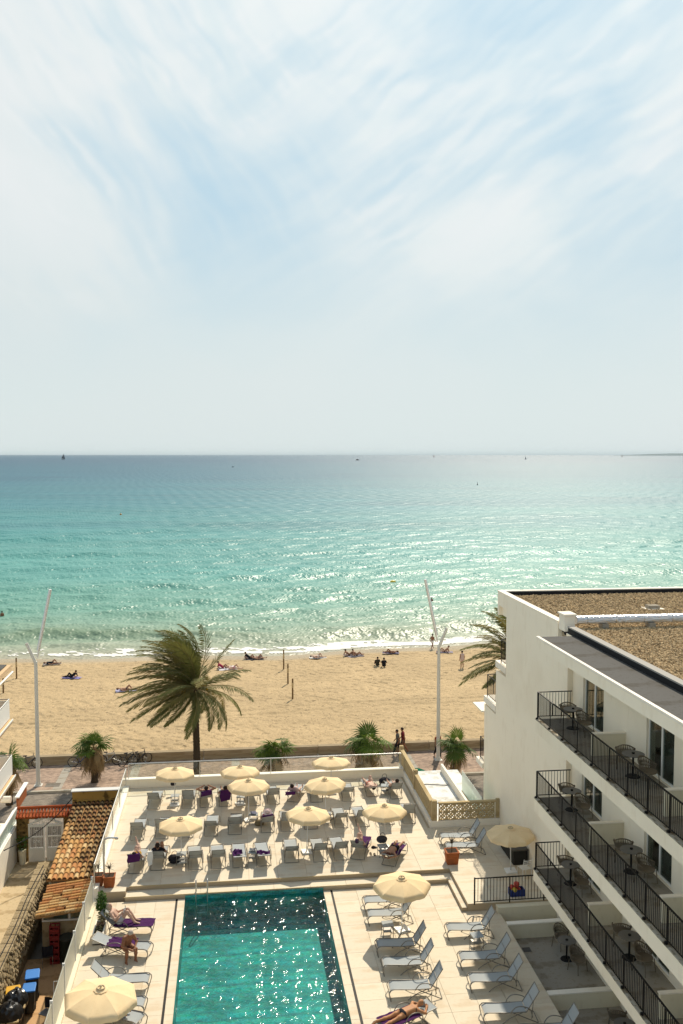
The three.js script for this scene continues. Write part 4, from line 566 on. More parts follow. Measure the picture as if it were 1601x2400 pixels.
{
  const ch = makeChair(), rt = makeRound(); let nc = 0, nt = 0; const fl = [-0.55, 2.304, 5.064, 8.084], nm = ['on the ground floor patio', 'on the first floor balcony', 'on the second floor balcony', 'on the top floor balcony'];
  for (let k = 0; k < 4; k++) for (const zb of [-31.3, -26.3, -21.4]) {
    const x = 12.25, X = k ? x : 12.15, pl = zb < -31 ? 'at its far end' : 'between dividers'; const bays = zb === -31.3 ? 'in the seaward bay' : zb === -26.3 ? 'in the middle bay' : 'in the landward bay';
    const o = nt++ ? copy(rt, [X, fl[k], zb - 0.15], 0) : rt; o.position.set(X, fl[k], zb - 0.15); o.userData.label = `round dark table ${nm[k]} ${bays}`; o.userData.group = `balcony tables ${nm[k]}`;
    const as = part('ashtray', [new THREE.CylinderGeometry(0.05, 0.045, 0.035, 12, 1)], M.blackMetal); as.position.set(X, fl[k] + 0.742, zb - 0.15); tag(as, `black ashtray on the table ${nm[k]} ${bays}`, 'ashtray', `ashtrays ${nm[k]}`);
    for (const [dz, tn] of [[-0.95, 2.75], [0.62, 0.5]]) { const c = nc++ ? copy(ch, [X, fl[k], zb + dz], tn) : ch; c.position.set(X + (dz > 0 ? 0.12 : 0.1), fl[k], zb + dz); c.rotation.y = -tn; c.userData.label = `woven armchair ${dz < 0 ? 'seaward' : 'landward'} of the table ${nm[k]} ${bays}`; c.userData.group = `woven chairs ${nm[k]}`; }
  }
}

// ───────────── palms ─────────────
M.frondA = mat(0.185, 0.185, 0.048, 0.8, { transmission: 0.28, thickness: 0 }); M.frondB = mat(0.125, 0.13, 0.036, 0.8, { transmission: 0.28, thickness: 0 }); M.frondC = mat(0.24, 0.20, 0.06, 0.8, { transmission: 0.28, thickness: 0 });
M.dead = mat(0.30, 0.205, 0.10, 0.9, { transmission: 0.2, thickness: 0 }); M.dead2 = mat(0.19, 0.125, 0.06, 0.9); M.trunk = mat(0.055, 0.04, 0.026, 0.95, { bumpMap: rep(grain, 1), bumpScale: 0.03 });
M.fanA = mat(0.11, 0.17, 0.022, 0.8, { transmission: 0.3, thickness: 0 }); M.fanB = mat(0.065, 0.11, 0.018, 0.8, { transmission: 0.3, thickness: 0 });
function featherFrond(dir, L, wind, q, up = 0.0) {         // arching rachis with two rows of leaflets, pressed over by the wind
  const N = 22, pts = [V(0, 0, 0)]; let d = dir.clone().normalize(), p = V(0, 0, 0);
  for (let i = 0; i < N; i++) { const u = i / N; d.add(V(-wind * (0.014 + 0.075 * u), -(0.010 + 0.085 * u) * (1 - up), 0)).normalize(); p = p.clone().addScaledVector(d, L / N); pts.push(p); }
  const pos = [], tri = (a, b, c) => pos.push(a.x, a.y, a.z, b.x, b.y, b.z, c.x, c.y, c.z);
  const side0 = V(0, 1, 0).cross(dir).normalize();
  for (let i = 2; i < N; i++) for (let h = 0; h < 2.4; h++) for (const s of [-1, 1]) {
    const u = (i + h * 0.42) / N, a = pts[i].clone().lerp(pts[i + 1] || pts[i], h * 0.42), t = (pts[i + 1] || pts[i]).clone().sub(pts[i - 1]).normalize(); const side = side0.clone().addScaledVector(t, -side0.dot(t)).normalize(), nrm = t.clone().cross(side).normalize();
    const l = L * 0.19 * Math.sin(Math.PI * (0.14 + 0.80 * u)) * (0.8 + 0.4 * q()), dirL = side.clone().multiplyScalar(s * 0.62).addScaledVector(t, 0.75).addScaledVector(nrm, 0.22 * (q() - 0.3)).add(V(-wind * 0.22, -0.12 - 0.25 * q(), 0)).normalize();
    const b = a.clone().addScaledVector(dirL, l), w = t.clone().cross(dirL).normalize().cross(dirL).normalize().multiplyScalar(0.031), m = a.clone().addScaledVector(dirL, l * 0.45);
    tri(a, m.clone().add(w), b); tri(a, b, m.clone().sub(w));
  }
  const g = new THREE.BufferGeometry(); g.setAttribute('position', new THREE.Float32BufferAttribute(pos, 3)); g.computeVertexNormals();
  return { leaf: g, rachis: tube(pts.filter((_, i) => i % 3 === 0 || i === N), 0.022, 16, 4) };
}
function datePalm(base, h, lean, L, n, label, seed, wind) {
  const q = rng(seed), t = thing('date_palm', label, 'palm tree', base), ring = [];
  const pts = []; for (let i = 0; i <= 6; i++) { const u = i / 6; pts.push(V(lean * u * u, h * u, 0)); }
  const tg = new THREE.TubeGeometry(new THREE.CatmullRomCurve3(pts), 60, 1, 14), tp = tg.attributes.position, uvp = tg.attributes.uv; const cv = new THREE.CatmullRomCurve3(pts);
  for (let i = 0; i < tp.count; i++) { const u = uvp.getX(i), c = cv.getPointAt(u), r = (0.20 + 0.05 * Math.pow(1 - u, 3) + 0.07 * sm(0.85, 1, u)) * (1 + 0.10 * Math.sin(u * 170) + 0.06 * vn(u * 60, uvp.getY(i) * 20)); tp.setXYZ(i, c.x + (tp.getX(i) - c.x) * r, c.y + (tp.getY(i) - c.y) * r, c.z + (tp.getZ(i) - c.z) * r); } tg.computeVertexNormals();
  part('trunk', tg, M.trunk, t);
  const stubs = []; for (let i = 0; i < 46; i++) { const a = i * 2.4, y = h - 0.75 + 0.8 * (i / 46); stubs.push(bar([lean + Math.cos(a) * 0.2, y, Math.sin(a) * 0.2], [lean + Math.cos(a) * 0.42, y + 0.26, Math.sin(a) * 0.42], 0.045, 5, 0.015)); } part('leaf_bases', stubs, M.dead2, t);
  const crown = V(lean, h + 0.05, 0);
  for (let i = 0; i < n; i++) {
    const a = i * 2.39996 + q() * 0.4, e = mix(1.45, -0.45, Math.pow(i / n, 0.9)) + (q() - 0.5) * 0.3, dir = V(Math.cos(a) * Math.cos(e), Math.sin(e), Math.sin(a) * Math.cos(e)); dir.x -= 0.25 * wind;
    const f = featherFrond(dir, L * (0.8 + 0.3 * q()) * (i > n * 0.85 ? 0.85 : 1), wind * (0.6 + 0.8 * q()), q, 0.25 * q()); const m = part('frond', f.leaf, [M.frondA, M.frondB, M.frondB, M.frondC][Math.floor(q() * 4)], t); m.position.copy(crown); part('rachis', f.rachis, M.frondC, m);
  }
  const fr = []; for (let i = 0; i < 5; i++) { const a = q() * 6.28; for (let k = 0; k < 9; k++) fr.push(tube([[lean + 0.15 * Math.cos(a), h, 0.15 * Math.sin(a)], [lean + 0.7 * Math.cos(a), h + 0.3, 0.7 * Math.sin(a)], [lean + 0.9 * Math.cos(a) + 0.3 * (q() - 0.5), h - 0.35 - 0.4 * q(), 0.9 * Math.sin(a) + 0.3 * (q() - 0.5)]], 0.014, 8, 4)); } part('fruit_stalks', fr, mat(0.42, 0.24, 0.02, 0.8), t);
  return t;
}

datePalm(P(462, 1825, PROM), 5.95, -0.1, 4.75, 72, 'tall date palm bent by the wind on the promenade behind the terrace', 12, 1);
datePalm([19.4, PROM, -60], 7.0, 0, 4.3, 38, 'date palm standing behind the hotel wing with fronds blown past its wall', 23, 0.9);
// fan palms
function fanLeaf(seed, r) {
  const q = rng(seed), pos = [], n = 26, spread = 2.35;
  for (let i = 0; i < n; i++) { const a = (i / (n - 1) - 0.5) * 2 * spread, L = r * (0.74 + 0.26 * Math.cos(a * 0.75)) * (0.9 + 0.2 * q()), w = r * 0.052, d = V(Math.sin(a), 0.10 * Math.cos(a * 2), Math.cos(a)), s = V(Math.cos(a), 0, -Math.sin(a)), m = d.clone().multiplyScalar(L * 0.58), up = 0.025 * (i % 2 ? 1 : -1) * r; m.y += up; const tip = d.clone().multiplyScalar(L); tip.y -= r * (0.10 + 0.22 * q()); const A0 = V(0, 0, 0), B0 = m.clone().addScaledVector(s, w), C0 = m.clone().addScaledVector(s, -w); for (const p of [A0, C0, B0, B0, C0, tip]) pos.push(p.x, p.y, p.z); }
  const g = new THREE.BufferGeometry(); g.setAttribute('position', new THREE.Float32BufferAttribute(pos, 3)); g.computeVertexNormals(); return g;
}
const fans = [1, 2, 3, 4].map(s => fanLeaf(s, 0.95));
function fanPalm(base, h, s, label, seed, skirt = 34) {
  const q = rng(seed), t = thing('fan_palm', label, 'palm tree', base);
  const tg = new THREE.CylinderGeometry(0.15 * s, 0.22 * s, h, 14, 16), p = tg.attributes.position; for (let i = 0; i < p.count; i++) { const k = 1 + 0.22 * (vn(p.getX(i) * 14 + seed, p.getY(i) * 9) - 0.5); p.setX(i, p.getX(i) * k); p.setZ(i, p.getZ(i) * k); } tg.translate(0, h / 2, 0); tg.computeVertexNormals(); part('trunk', tg, M.trunk, t);
  const add = (name, a, e, pl, m, y, sc, droop) => { const d = V(Math.cos(a) * Math.cos(e), Math.sin(e), Math.sin(a) * Math.cos(e)); d.x -= 0.18; d.normalize(); const st = V(0, y, 0), en = st.clone().addScaledVector(d, pl * s), me = new THREE.Mesh(fans[Math.floor(q() * 4)], m); me.name = name; me.position.copy(en); const ld = d.clone().add(V(-0.12, -droop, 0)).normalize(); me.quaternion.setFromRotationMatrix(new THREE.Matrix4().lookAt(V(0, 0, 0), ld.clone().negate(), V(0.3 * (q() - 0.5), 1, 0.3 * (q() - 0.5)))); if (name === 'dead_fan_leaf') me.scale.set(s * sc * 0.5, s * sc, s * sc * 1.25); else me.scale.setScalar(s * sc); me.castShadow = me.receiveShadow = true; t.add(me); part('petiole', bar(V(0, 0, 0), me.worldToLocal.call({ matrixWorld: new THREE.Matrix4().compose(me.position, me.quaternion, me.scale) , updateWorldMatrix() {} }, st.clone()), 0.016, 4), m, me); };
  for (let i = 0; i < 12; i++) add('fan_leaf', i * 2.4 + q() * 1.6, mix(1.25, -0.2, i / 12) + (q() - 0.5) * 0.55, 0.42 + (0.25 + 0.5 * i / 12) * q(), q() < 0.55 ? M.fanA : M.fanB, h, 0.65 + 0.5 * q(), 0.1 + 0.8 * q());
  for (let i = 0; i < skirt; i++) add('dead_fan_leaf', i * 2.4 + q() * 0.5, mix(0.15, -1.1, Math.sqrt(i / skirt)) + (q() - 0.5) * 0.6, 0.25 + 0.6 * q(), q() < 0.6 ? M.dead : M.dead2, h - 0.15 - 0.6 * q() * Math.min(1, h - 0.6), 0.5 + 0.35 * q(), 0.8 + 1.4 * q());
  return t;
}
fanPalm(P(222, 1833, PROM), 2.25, 1.05, 'fan palm with a shaggy brown skirt beside parked bicycles', 1, 40);
fanPalm(P(646, 1815, PROM), 1.45, 1.08, 'fan palm seen through the glass parapet between two parasols', 2, 16);
fanPalm(P(862, 1805, PROM), 1.75, 1.18, 'largest fan palm with many drying fronds behind the glass parapet', 3, 44);
fanPalm(P(1068, 1812, PROM), 1.75, 0.98, 'fan palm beside the lamp post next to the hotel wing', 4, 22);
fanPalm(P(22, 1886, PROM), 2.5, 1.0, 'fan palm half hidden behind the white balconies', 5, 34);

// ───────────── street lamps ─────────────
function lamp(base, s, label) { const t = thing('street_lamp', label, 'street lamp', base); part('base_plate', [rbox(0.5, 0.04, 0.5, 0.01, 0, 0.02, 0), new THREE.CylinderGeometry(0.13, 0.2, 0.25, 12).translate(0, 0.16, 0)], M.lampPaint, t); part('post', [bar([0, 0.04, 0], [0, 8.0, 0], 0.13, 14, 0.105)], M.lampPaint, t); part('short_arm', [bar([0, 7.92, 0], [-0.55 * s, 9.25, 0], 0.105, 12, 0.10), new THREE.SphereGeometry(0.11, 10, 8).translate(0, 7.98, 0)], M.lampPaint, t); part('long_arm', [bar([0.1 * s, 8.3, -0.02], [0.98 * s, 12.6, -0.02], 0.05, 12, 0.05), bar([0.16 * s, 8.75, -0.02], [0.98 * s, 12.65, -0.02], 0.105, 12, 0.10)], mat(0.66, 0.66, 0.66, 0.35, { metalness: 0.5 }), t); return t; }
lamp(P(90, 1841, PROM), 1, 'forked street lamp on the promenade by the white balconies'); lamp(P(1027, 1781, PROM), -1, 'forked street lamp on the promenade next to the hotel wing');

// ───────────── bicycles ─────────────
function bicycle(pos, turn, label, frame) {
  const t = thing('bicycle', label, 'bicycle', pos, turn), tor = (x) => new THREE.TorusGeometry(0.335, 0.026, 6, 26).translate(x, 0.355, 0), dk = M.blackMetal;
  for (const x of [-0.52, 0.52]) { const w = part('wheel', tor(x), dk, t); const sp = []; for (let i = 0; i < 9; i++) { const a = i * Math.PI / 9; sp.push(bar([x - 0.33 * Math.cos(a), 0.355 - 0.33 * Math.sin(a), 0], [x + 0.33 * Math.cos(a), 0.355 + 0.33 * Math.sin(a), 0], 0.0035, 3)); } part('spokes', sp, M.steel, w); }
  part('frame', [bar([-0.52, 0.355, 0], [-0.08, 0.30, 0], 0.02), bar([-0.52, 0.355, 0], [-0.2, 0.78, 0], 0.018), bar([-0.08, 0.30, 0], [-0.22, 0.86, 0], 0.025), bar([-0.2, 0.78, 0], [0.33, 0.82, 0], 0.026), bar([-0.08, 0.30, 0], [0.36, 0.74, 0], 0.03), bar([0.31, 0.92, 0], [0.52, 0.355, 0], 0.022)], frame, t);
  part('saddle', rbox(0.26, 0.06, 0.14, 0.03, -0.24, 0.89, 0), M.darkCloth, t); part('handlebar', [tube([[0.24, 0.98, -0.3], [0.33, 0.99, -0.12], [0.33, 0.99, 0.12], [0.24, 0.98, 0.3]], 0.014, 14, 5), bar([0.31, 0.9, 0], [0.33, 0.99, 0], 0.015)], dk, t); part('crank', [new THREE.TorusGeometry(0.09, 0.012, 4, 14).translate(-0.08, 0.3, 0.04), bar([-0.08, 0.3, 0.06], [0.02, 0.16, 0.08], 0.01), rbox(0.08, 0.02, 0.09, 0.005, 0.02, 0.16, 0.12)], dk, t); return t;
}
const bz = -62.9;
bicycle([PZ(68, 1790, bz).x, PROM, bz], 0.15, 'dark bicycle leaning at the beach wall next to the lamp post', mat(0.05, 0.05, 0.055, 0.4));
bicycle([PZ(190, 1785, bz).x, PROM, bz], 0.1, 'blue bicycle at the beach wall half hidden by a fan palm', mat(0.03, 0.05, 0.14, 0.4));
bicycle([PZ(256, 1783, bz).x, PROM, bz - 0.1], -0.1, 'silver framed bicycle at the beach wall beside the shaggy fan palm', mat(0.3, 0.3, 0.3, 0.4));
bicycle([PZ(303, 1780, bz).x, PROM, bz + 0.1], 0.7, 'black bicycle of a close pair at the beach wall, nearer the fan palm', mat(0.02, 0.02, 0.022, 0.4));
bicycle([PZ(328, 1779, bz).x, PROM, bz], 0.45, 'black bicycle of a close pair at the beach wall, nearer the tall palm', mat(0.022, 0.02, 0.02, 0.4));

// ───────────── people ─────────────
function sdfGeo(bones, k, cell) {
  let lo = V(9, 9, 9), hi = V(-9, -9, -9); for (const b of bones) for (const [p, r] of [[V(b[0], b[1], b[2]), b[3]], [V(b[4], b[5], b[6]), b[7]]]) { lo.min(p.clone().subScalar(r)); hi.max(p.clone().addScalar(r)); }
  const c = lo.clone().add(hi).multiplyScalar(0.5), half = Math.max(hi.x - lo.x, hi.y - lo.y, hi.z - lo.z) / 2 + 4 * cell, n = Math.max(12, Math.ceil(2 * half / cell)); const mc = new MarchingCubes(n, new THREE.MeshBasicMaterial(), false, false, 60000); mc.isolation = 0;
  const hs = n / 2, f = mc.field; f.fill(-0.2);
  const dist = new Float32Array(n * n * n).fill(0.2);
  for (const b of bones) {
    const [ax, ay, az, ra, bx, by, bz_, rb] = b, dx = bx - ax, dy = by - ay, dz = bz_ - az, dd = dx * dx + dy * dy + dz * dz || 1e-9, m = Math.max(ra, rb) + 3.2 * cell + k;
    const g0 = (v, ci) => Math.max(0, Math.floor((v - ci) / half * hs + hs)), g1 = (v, ci) => Math.min(n - 1, Math.ceil((v - ci) / half * hs + hs));
    for (let z = g0(Math.min(az, bz_) - m, c.z), ze = g1(Math.max(az, bz_) + m, c.z); z <= ze; z++) for (let y = g0(Math.min(ay, by) - m, c.y), ye = g1(Math.max(ay, by) + m, c.y); y <= ye; y++) for (let x = g0(Math.min(ax, bx) - m, c.x), xe = g1(Math.max(ax, bx) + m, c.x); x <= xe; x++) {
      const px = (x - hs) / hs * half + c.x - ax, py = (y - hs) / hs * half + c.y - ay, pz = (z - hs) / hs * half + c.z - az, t = Math.max(0, Math.min(1, (px * dx + py * dy + pz * dz) / dd)), d = Math.hypot(px - t * dx, py - t * dy, pz - t * dz) - (ra + (rb - ra) * t), i = n * n * z + n * y + x, o = dist[i], h = Math.max(k - Math.abs(o - d), 0) / k; dist[i] = Math.min(o, d) - h * h * k * 0.25;
    }
  }
  for (let i = 0; i < dist.length; i++) f[i] = -dist[i];
  mc.update(); const cnt = mc.count, pos = new Float32Array(mc.positionArray.slice(0, cnt * 3)); for (let i = 0; i < cnt; i++) { pos[3 * i] = pos[3 * i] * half + c.x; pos[3 * i + 1] = pos[3 * i + 1] * half + c.y; pos[3 * i + 2] = pos[3 * i + 2] * half + c.z; }
  let g = new THREE.BufferGeometry(); g.setAttribute('position', new THREE.BufferAttribute(pos, 3)); g = mergeVertices(g, 1e-4); g.computeVertexNormals(); return g;
}
// pose: pelvis, chest, head, arms [elbow, wrist] and legs [knee, ankle, toe], sides -1 and +1 across
const POSES = {
  stand: { pel: [0, 0.93, 0], ch: [0, 1.36, 0.01], hd: [0, 1.61, -0.02], arm: [[[-0.25, 1.1, 0.03], [-0.27, 0.86, -0.05]], [[0.25, 1.1, 0.03], [0.27, 0.86, -0.05]]], leg: [[[-0.11, 0.5, -0.02], [-0.12, 0.08, 0.03], [-0.13, 0.03, -0.13]], [[0.11, 0.5, -0.02], [0.12, 0.08, 0.03], [0.13, 0.03, -0.13]]] },
  walk: { pel: [0, 0.92, 0], ch: [0, 1.35, -0.04], hd: [0, 1.60, -0.09], arm: [[[-0.25, 1.1, 0.12], [-0.26, 0.9, 0.02]], [[0.25, 1.1, -0.1], [0.26, 0.92, -0.26]]], leg: [[[-0.1, 0.52, -0.2], [-0.1, 0.1, -0.3], [-0.1, 0.05, -0.45]], [[0.1, 0.5, 0.06], [0.1, 0.13, 0.33], [0.1, 0.04, 0.2]]] },
  recline: { pel: [0, 0.47, 0.10], ch: [0, 0.76, 0.43], hd: [0, 0.95, 0.60], arm: [[[-0.31, 0.62, 0.30], [-0.26, 0.50, 0.02]], [[0.31, 0.62, 0.30], [0.26, 0.50, 0.02]]], leg: [[[-0.11, 0.45, -0.34], [-0.13, 0.43, -0.76], [-0.16, 0.54, -0.84]], [[0.11, 0.45, -0.34], [0.13, 0.43, -0.76], [0.16, 0.54, -0.84]]] },
  armsup: { pel: [0, 0.47, 0.10], ch: [0, 0.78, 0.43], hd: [0, 0.98, 0.58], arm: [[[-0.46, 0.92, 0.46], [-0.20, 1.08, 0.58]], [[0.46, 0.92, 0.46], [0.20, 1.08, 0.58]]], leg: [[[-0.11, 0.45, -0.34], [-0.13, 0.43, -0.76], [-0.16, 0.54, -0.84]], [[0.12, 0.72, -0.22], [0.14, 0.46, -0.55], [0.15, 0.42, -0.72]]] },
  knees: { pel: [0, 0.47, 0.10], ch: [0, 0.80, 0.38], hd: [0, 1.02, 0.48], arm: [[[-0.30, 0.66, 0.22], [-0.12, 0.84, -0.02]], [[0.30, 0.66, 0.22], [0.12, 0.84, -0.02]]], leg: [[[-0.1, 0.86, -0.18], [-0.11, 0.46, -0.46], [-0.12, 0.42, -0.64]], [[0.1, 0.86, -0.20], [0.11, 0.46, -0.48], [0.12, 0.42, -0.66]]] },
  footup: { pel: [0, 0.47, 0.10], ch: [0, 0.70, 0.45], hd: [0, 0.86, 0.64], arm: [[[-0.31, 0.60, 0.30], [-0.2, 0.56, 0.0]], [[0.33, 0.7, 0.55], [0.16, 0.95, 0.62]]], leg: [[[-0.1, 0.78, -0.24], [-0.1, 0.46, -0.52], [-0.1, 0.42, -0.7]], [[0.02, 0.74, -0.28], [-0.14, 0.92, -0.56], [-0.2, 1.08, -0.62]]] },
  prone: { pel: [0, 0.50, -0.06], ch: [0, 0.52, 0.38], hd: [0.02, 0.58, 0.66], arm: [[[-0.33, 0.47, 0.58], [-0.12, 0.46, 0.80]], [[0.33, 0.47, 0.58], [0.12, 0.46, 0.80]]], leg: [[[-0.12, 0.46, -0.5], [-0.15, 0.46, -0.92], [-0.16, 0.40, -1.08]], [[0.12, 0.46, -0.5], [0.16, 0.46, -0.92], [0.18, 0.40, -1.08]]] },
  supine: { pel: [0, 0.48, -0.05], ch: [0, 0.50, 0.40], hd: [0, 0.56, 0.68], arm: [[[-0.32, 0.46, 0.22], [-0.3, 0.44, -0.06]], [[0.32, 0.46, 0.22], [0.3, 0.44, -0.06]]], leg: [[[-0.11, 0.46, -0.48], [-0.13, 0.43, -0.9], [-0.18, 0.53, -0.98]], [[0.1, 0.76, -0.34], [0.11, 0.44, -0.62], [0.12, 0.41, -0.8]]] },
  sitbend: { pel: [0, 0.50, 0], ch: [0, 0.88, -0.20], hd: [0, 1.07, -0.37], arm: [[[-0.27, 0.68, -0.30], [-0.1, 0.60, -0.52]], [[0.27, 0.68, -0.30], [0.1, 0.60, -0.52]]], leg: [[[-0.17, 0.50, -0.45], [-0.16, 0.08, -0.42], [-0.18, 0.03, -0.6]], [[0.17, 0.50, -0.45], [0.18, 0.08, -0.38], [0.2, 0.03, -0.56]]] },
  sand_sit: { pel: [0, 0.12, 0], ch: [0, 0.54, 0.05], hd: [0, 0.78, 0.02], arm: [[[-0.30, 0.36, -0.1], [-0.12, 0.42, -0.35]], [[0.30, 0.36, -0.1], [0.12, 0.42, -0.35]]], leg: [[[-0.14, 0.44, -0.38], [-0.14, 0.08, -0.62], [-0.15, 0.04, -0.78]], [[0.14, 0.44, -0.38], [0.14, 0.08, -0.62], [0.15, 0.04, -0.78]]] },
  sand_lie: { pel: [0, 0.13, 0], ch: [0, 0.15, 0.45], hd: [0, 0.20, 0.73], arm: [[[-0.32, 0.08, 0.3], [-0.3, 0.06, 0.02]], [[0.32, 0.08, 0.3], [0.3, 0.06, 0.02]]], leg: [[[-0.1, 0.44, -0.28], [-0.11, 0.08, -0.52], [-0.12, 0.04, -0.7]], [[0.11, 0.10, -0.44], [0.13, 0.07, -0.86], [0.17, 0.17, -0.94]]] },
  sand_lean: { pel: [0, 0.13, 0], ch: [0, 0.40, 0.34], hd: [0, 0.62, 0.44], arm: [[[-0.3, 0.14, 0.50], [-0.26, 0.05, 0.28]], [[0.3, 0.14, 0.50], [0.26, 0.05, 0.28]]], leg: [[[-0.11, 0.14, -0.44], [-0.13, 0.07, -0.86], [-0.17, 0.17, -0.94]], [[0.11, 0.40, -0.30], [0.13, 0.08, -0.56], [0.15, 0.04, -0.74]]] },
};
const bodyCache = {};
function skeleton(name, slim) {
  const q = POSES[name], v = a => V(...a), pel = v(q.pel), ch = v(q.ch), hd = v(q.hd), sp = ch.clone().sub(pel).normalize(), rt = V(1, 0, 0), b = {}, B_ = (n, a, ra, c, rb) => (b[n] ||= []).push([a.x, a.y, a.z, ra, c.x, c.y, c.z, rb]);
  const S = slim, nk = ch.clone().addScaledVector(sp, 0.10);
  for (const s of [-1, 1]) { B_('torso', pel.clone().addScaledVector(rt, s * 0.06), 0.112 * S, ch.clone().addScaledVector(rt, s * 0.065), 0.108 * S); }
  B_('hips', pel.clone().addScaledVector(rt, -0.075), 0.115 * S, pel.clone().addScaledVector(rt, 0.075), 0.115 * S); B_('chest', ch.clone().addScaledVector(rt, -0.1), 0.085 * S, ch.clone().addScaledVector(rt, 0.1), 0.085 * S);
  B_('neck', nk.clone().addScaledVector(sp, -0.06), 0.055, hd.clone().lerp(nk, 0.35), 0.05); const up = hd.clone().sub(nk).normalize(); B_('head', hd.clone().addScaledVector(up, 0.045), 0.092, hd.clone().addScaledVector(up, -0.035), 0.072);
  const fw = up.clone().cross(rt).multiplyScalar(1); const nose = hd.clone().addScaledVector(fw, fw.z > 0 && hd.y > 1.2 ? -0.09 : 0.09);
  B_('nose', hd.clone().lerp(nose, 0.8), 0.022, nose.clone().addScaledVector(up, -0.015), 0.014); for (const s of [-1, 1]) B_('ear', hd.clone().addScaledVector(rt, s * 0.085), 0.02, hd.clone().addScaledVector(rt, s * 0.09).addScaledVector(up, 0.025), 0.02);
  const hands = [];
  q.arm.forEach(([e, w], i) => { const s = i ? 1 : -1, sh = ch.clone().addScaledVector(rt, s * 0.175 * S).addScaledVector(sp, 0.045), el = v(e), wr = v(w), hn = wr.clone().add(wr.clone().sub(el).normalize().multiplyScalar(0.08)); B_('shoulder', sh, 0.062 * S, sh.clone().lerp(el, 0.5), 0.05 * S); B_('arm', sh.clone().lerp(el, 0.5), 0.05 * S, el, 0.04); B_('arm', el, 0.041, wr, 0.029); B_('arm', wr, 0.03, hn, 0.036); hands.push([hn, wr.clone().sub(el).normalize(), s]); });
  q.leg.forEach(([k, a, t], i) => { const s = i ? 1 : -1, hp = pel.clone().addScaledVector(rt, s * 0.095), kn = v(k), an = v(a), to = v(t), mid = hp.clone().lerp(kn, 0.45); B_('thigh', hp, 0.092 * S, mid, 0.082 * S); B_('leg', mid, 0.082 * S, kn, 0.056); B_('leg', kn, 0.057, kn.clone().lerp(an, 0.35), 0.058); B_('leg', kn.clone().lerp(an, 0.35), 0.058, an, 0.036); B_('foot', an, 0.04, to, 0.03); });
  return { b, hd, up, hands, fw };
}
function fingers(hands) { const out = []; for (const [p, d, s] of hands) { const side = Math.abs(d.x) > 0.8 ? V(0, 0, 1) : V(1, 0, 0).addScaledVector(d, -d.x).normalize(), dn = d.clone().cross(side).multiplyScalar(0.3); for (let i = 0; i < 4; i++) { const r = p.clone().addScaledVector(side, (i - 1.5) * 0.02).addScaledVector(d, 0.02), l = [0.06, 0.072, 0.068, 0.052][i], m = r.clone().addScaledVector(d, l * 0.55), e = m.clone().addScaledVector(d, l * 0.4).addScaledVector(dn, 0.06); out.push(bar(r, m, 0.0095, 5, 0.009), bar(m, e, 0.009, 5, 0.006)); } const tb_ = p.clone().addScaledVector(side, -s * 0.03).addScaledVector(d, -0.04), te = tb_.clone().addScaledVector(side, -s * 0.035).addScaledVector(d, 0.05); out.push(bar(tb_, te, 0.012, 5, 0.008)); } return out; }
const OUTFIT = { shorts: ['hips', 'thigh'], trunks: ['hips'], bikini: ['hips', 'chest'], shirt: ['torso', 'chest', 'hips', 'shoulder'], dress: ['torso', 'chest', 'hips', 'thigh'], trousers: ['hips', 'thigh', 'leg'] };
function person(pose, pos, turn, label, { skin = [0.40, 0.22, 0.14], hair = [0.03, 0.02, 0.015], wear = [], hat = null, slim = 1, scale = 1, group, long = false } = {}) {
  const key = pose + slim, t = thing('person', label, 'person', pos, turn, group); t.scale.setScalar(scale);
  const sk = bodyCache[key] ??= (() => { const s = skeleton(pose, slim); s.geo = merged([sdfGeo(Object.values(s.b).flat(), 0.045, 0.026), ...fingers(s.hands)]); return s; })();
  part('body', sk.geo, mat(...skin, 0.6, { specularIntensity: 0.5 }), t);
  const hg = new THREE.SphereGeometry(0.108, 16, 12), hp = hg.attributes.position; for (let i = 0; i < hp.count; i++) { const k = 1 + 0.10 * (vn(hp.getX(i) * 40 + 9, hp.getY(i) * 40 + hp.getZ(i) * 30) - 0.5); hp.setXYZ(i, hp.getX(i) * k * 0.95, hp.getY(i) * k * (long ? 1.25 : 1), hp.getZ(i) * k); } hg.computeVertexNormals(); const c = sk.hd.clone().addScaledVector(sk.up, long ? 0.01 : 0.052).addScaledVector(sk.fw, sk.fw.z > 0 && sk.hd.y > 1.2 ? 0.025 : -0.028); part('hair', hg.translate(c.x, c.y, c.z), mat(...hair, 0.75), t);
  for (const [kind, colr] of wear) { const g = sk['w' + kind] ??= sdfGeo(OUTFIT[kind].flatMap(n => sk.b[n] || []).map(b => [b[0], b[1], b[2], b[3] + 0.013, b[4], b[5], b[6], b[7] + 0.013]), 0.045, 0.026); part({ shirt: 'shirt', dress: 'dress', trousers: 'trousers', bikini: 'bikini', trunks: 'swim_trunks', shorts: 'shorts' }[kind], g, mat(...colr, 0.9), t); }
  if (hat) { const q = new THREE.Quaternion().setFromUnitVectors(V(0, 1, 0), sk.up), p = sk.hd.clone().addScaledVector(sk.up, 0.09); part('hat', [new THREE.CylinderGeometry(0.19, 0.2, 0.02, 18).applyQuaternion(q).translate(p.x, p.y, p.z), new THREE.SphereGeometry(0.115, 14, 8, 0, 6.3, 0, 1.6).applyQuaternion(q).translate(p.x, p.y, p.z)], mat(...hat, 0.9), t); }
  return t;
}
const BLK = [0.015, 0.014, 0.018], WHT = [0.70, 0.68, 0.64], TAN = [0.36, 0.19, 0.115], DEEP = [0.26, 0.115, 0.06], PALE = [0.52, 0.33, 0.24];
const on = (seat, pose, label, o, dx = 0, dy = 0, dz = 0, flip = 0) => person(pose, onSeat(seat, dx, dy, dz), seat.rotation.y + flip, label, o);
on(seats.pool[0], 'footup', 'bather in yellow shorts with one foot up on a purple towel lounger', { wear: [['shorts', [0.55, 0.30, 0.01]]], skin: PALE });
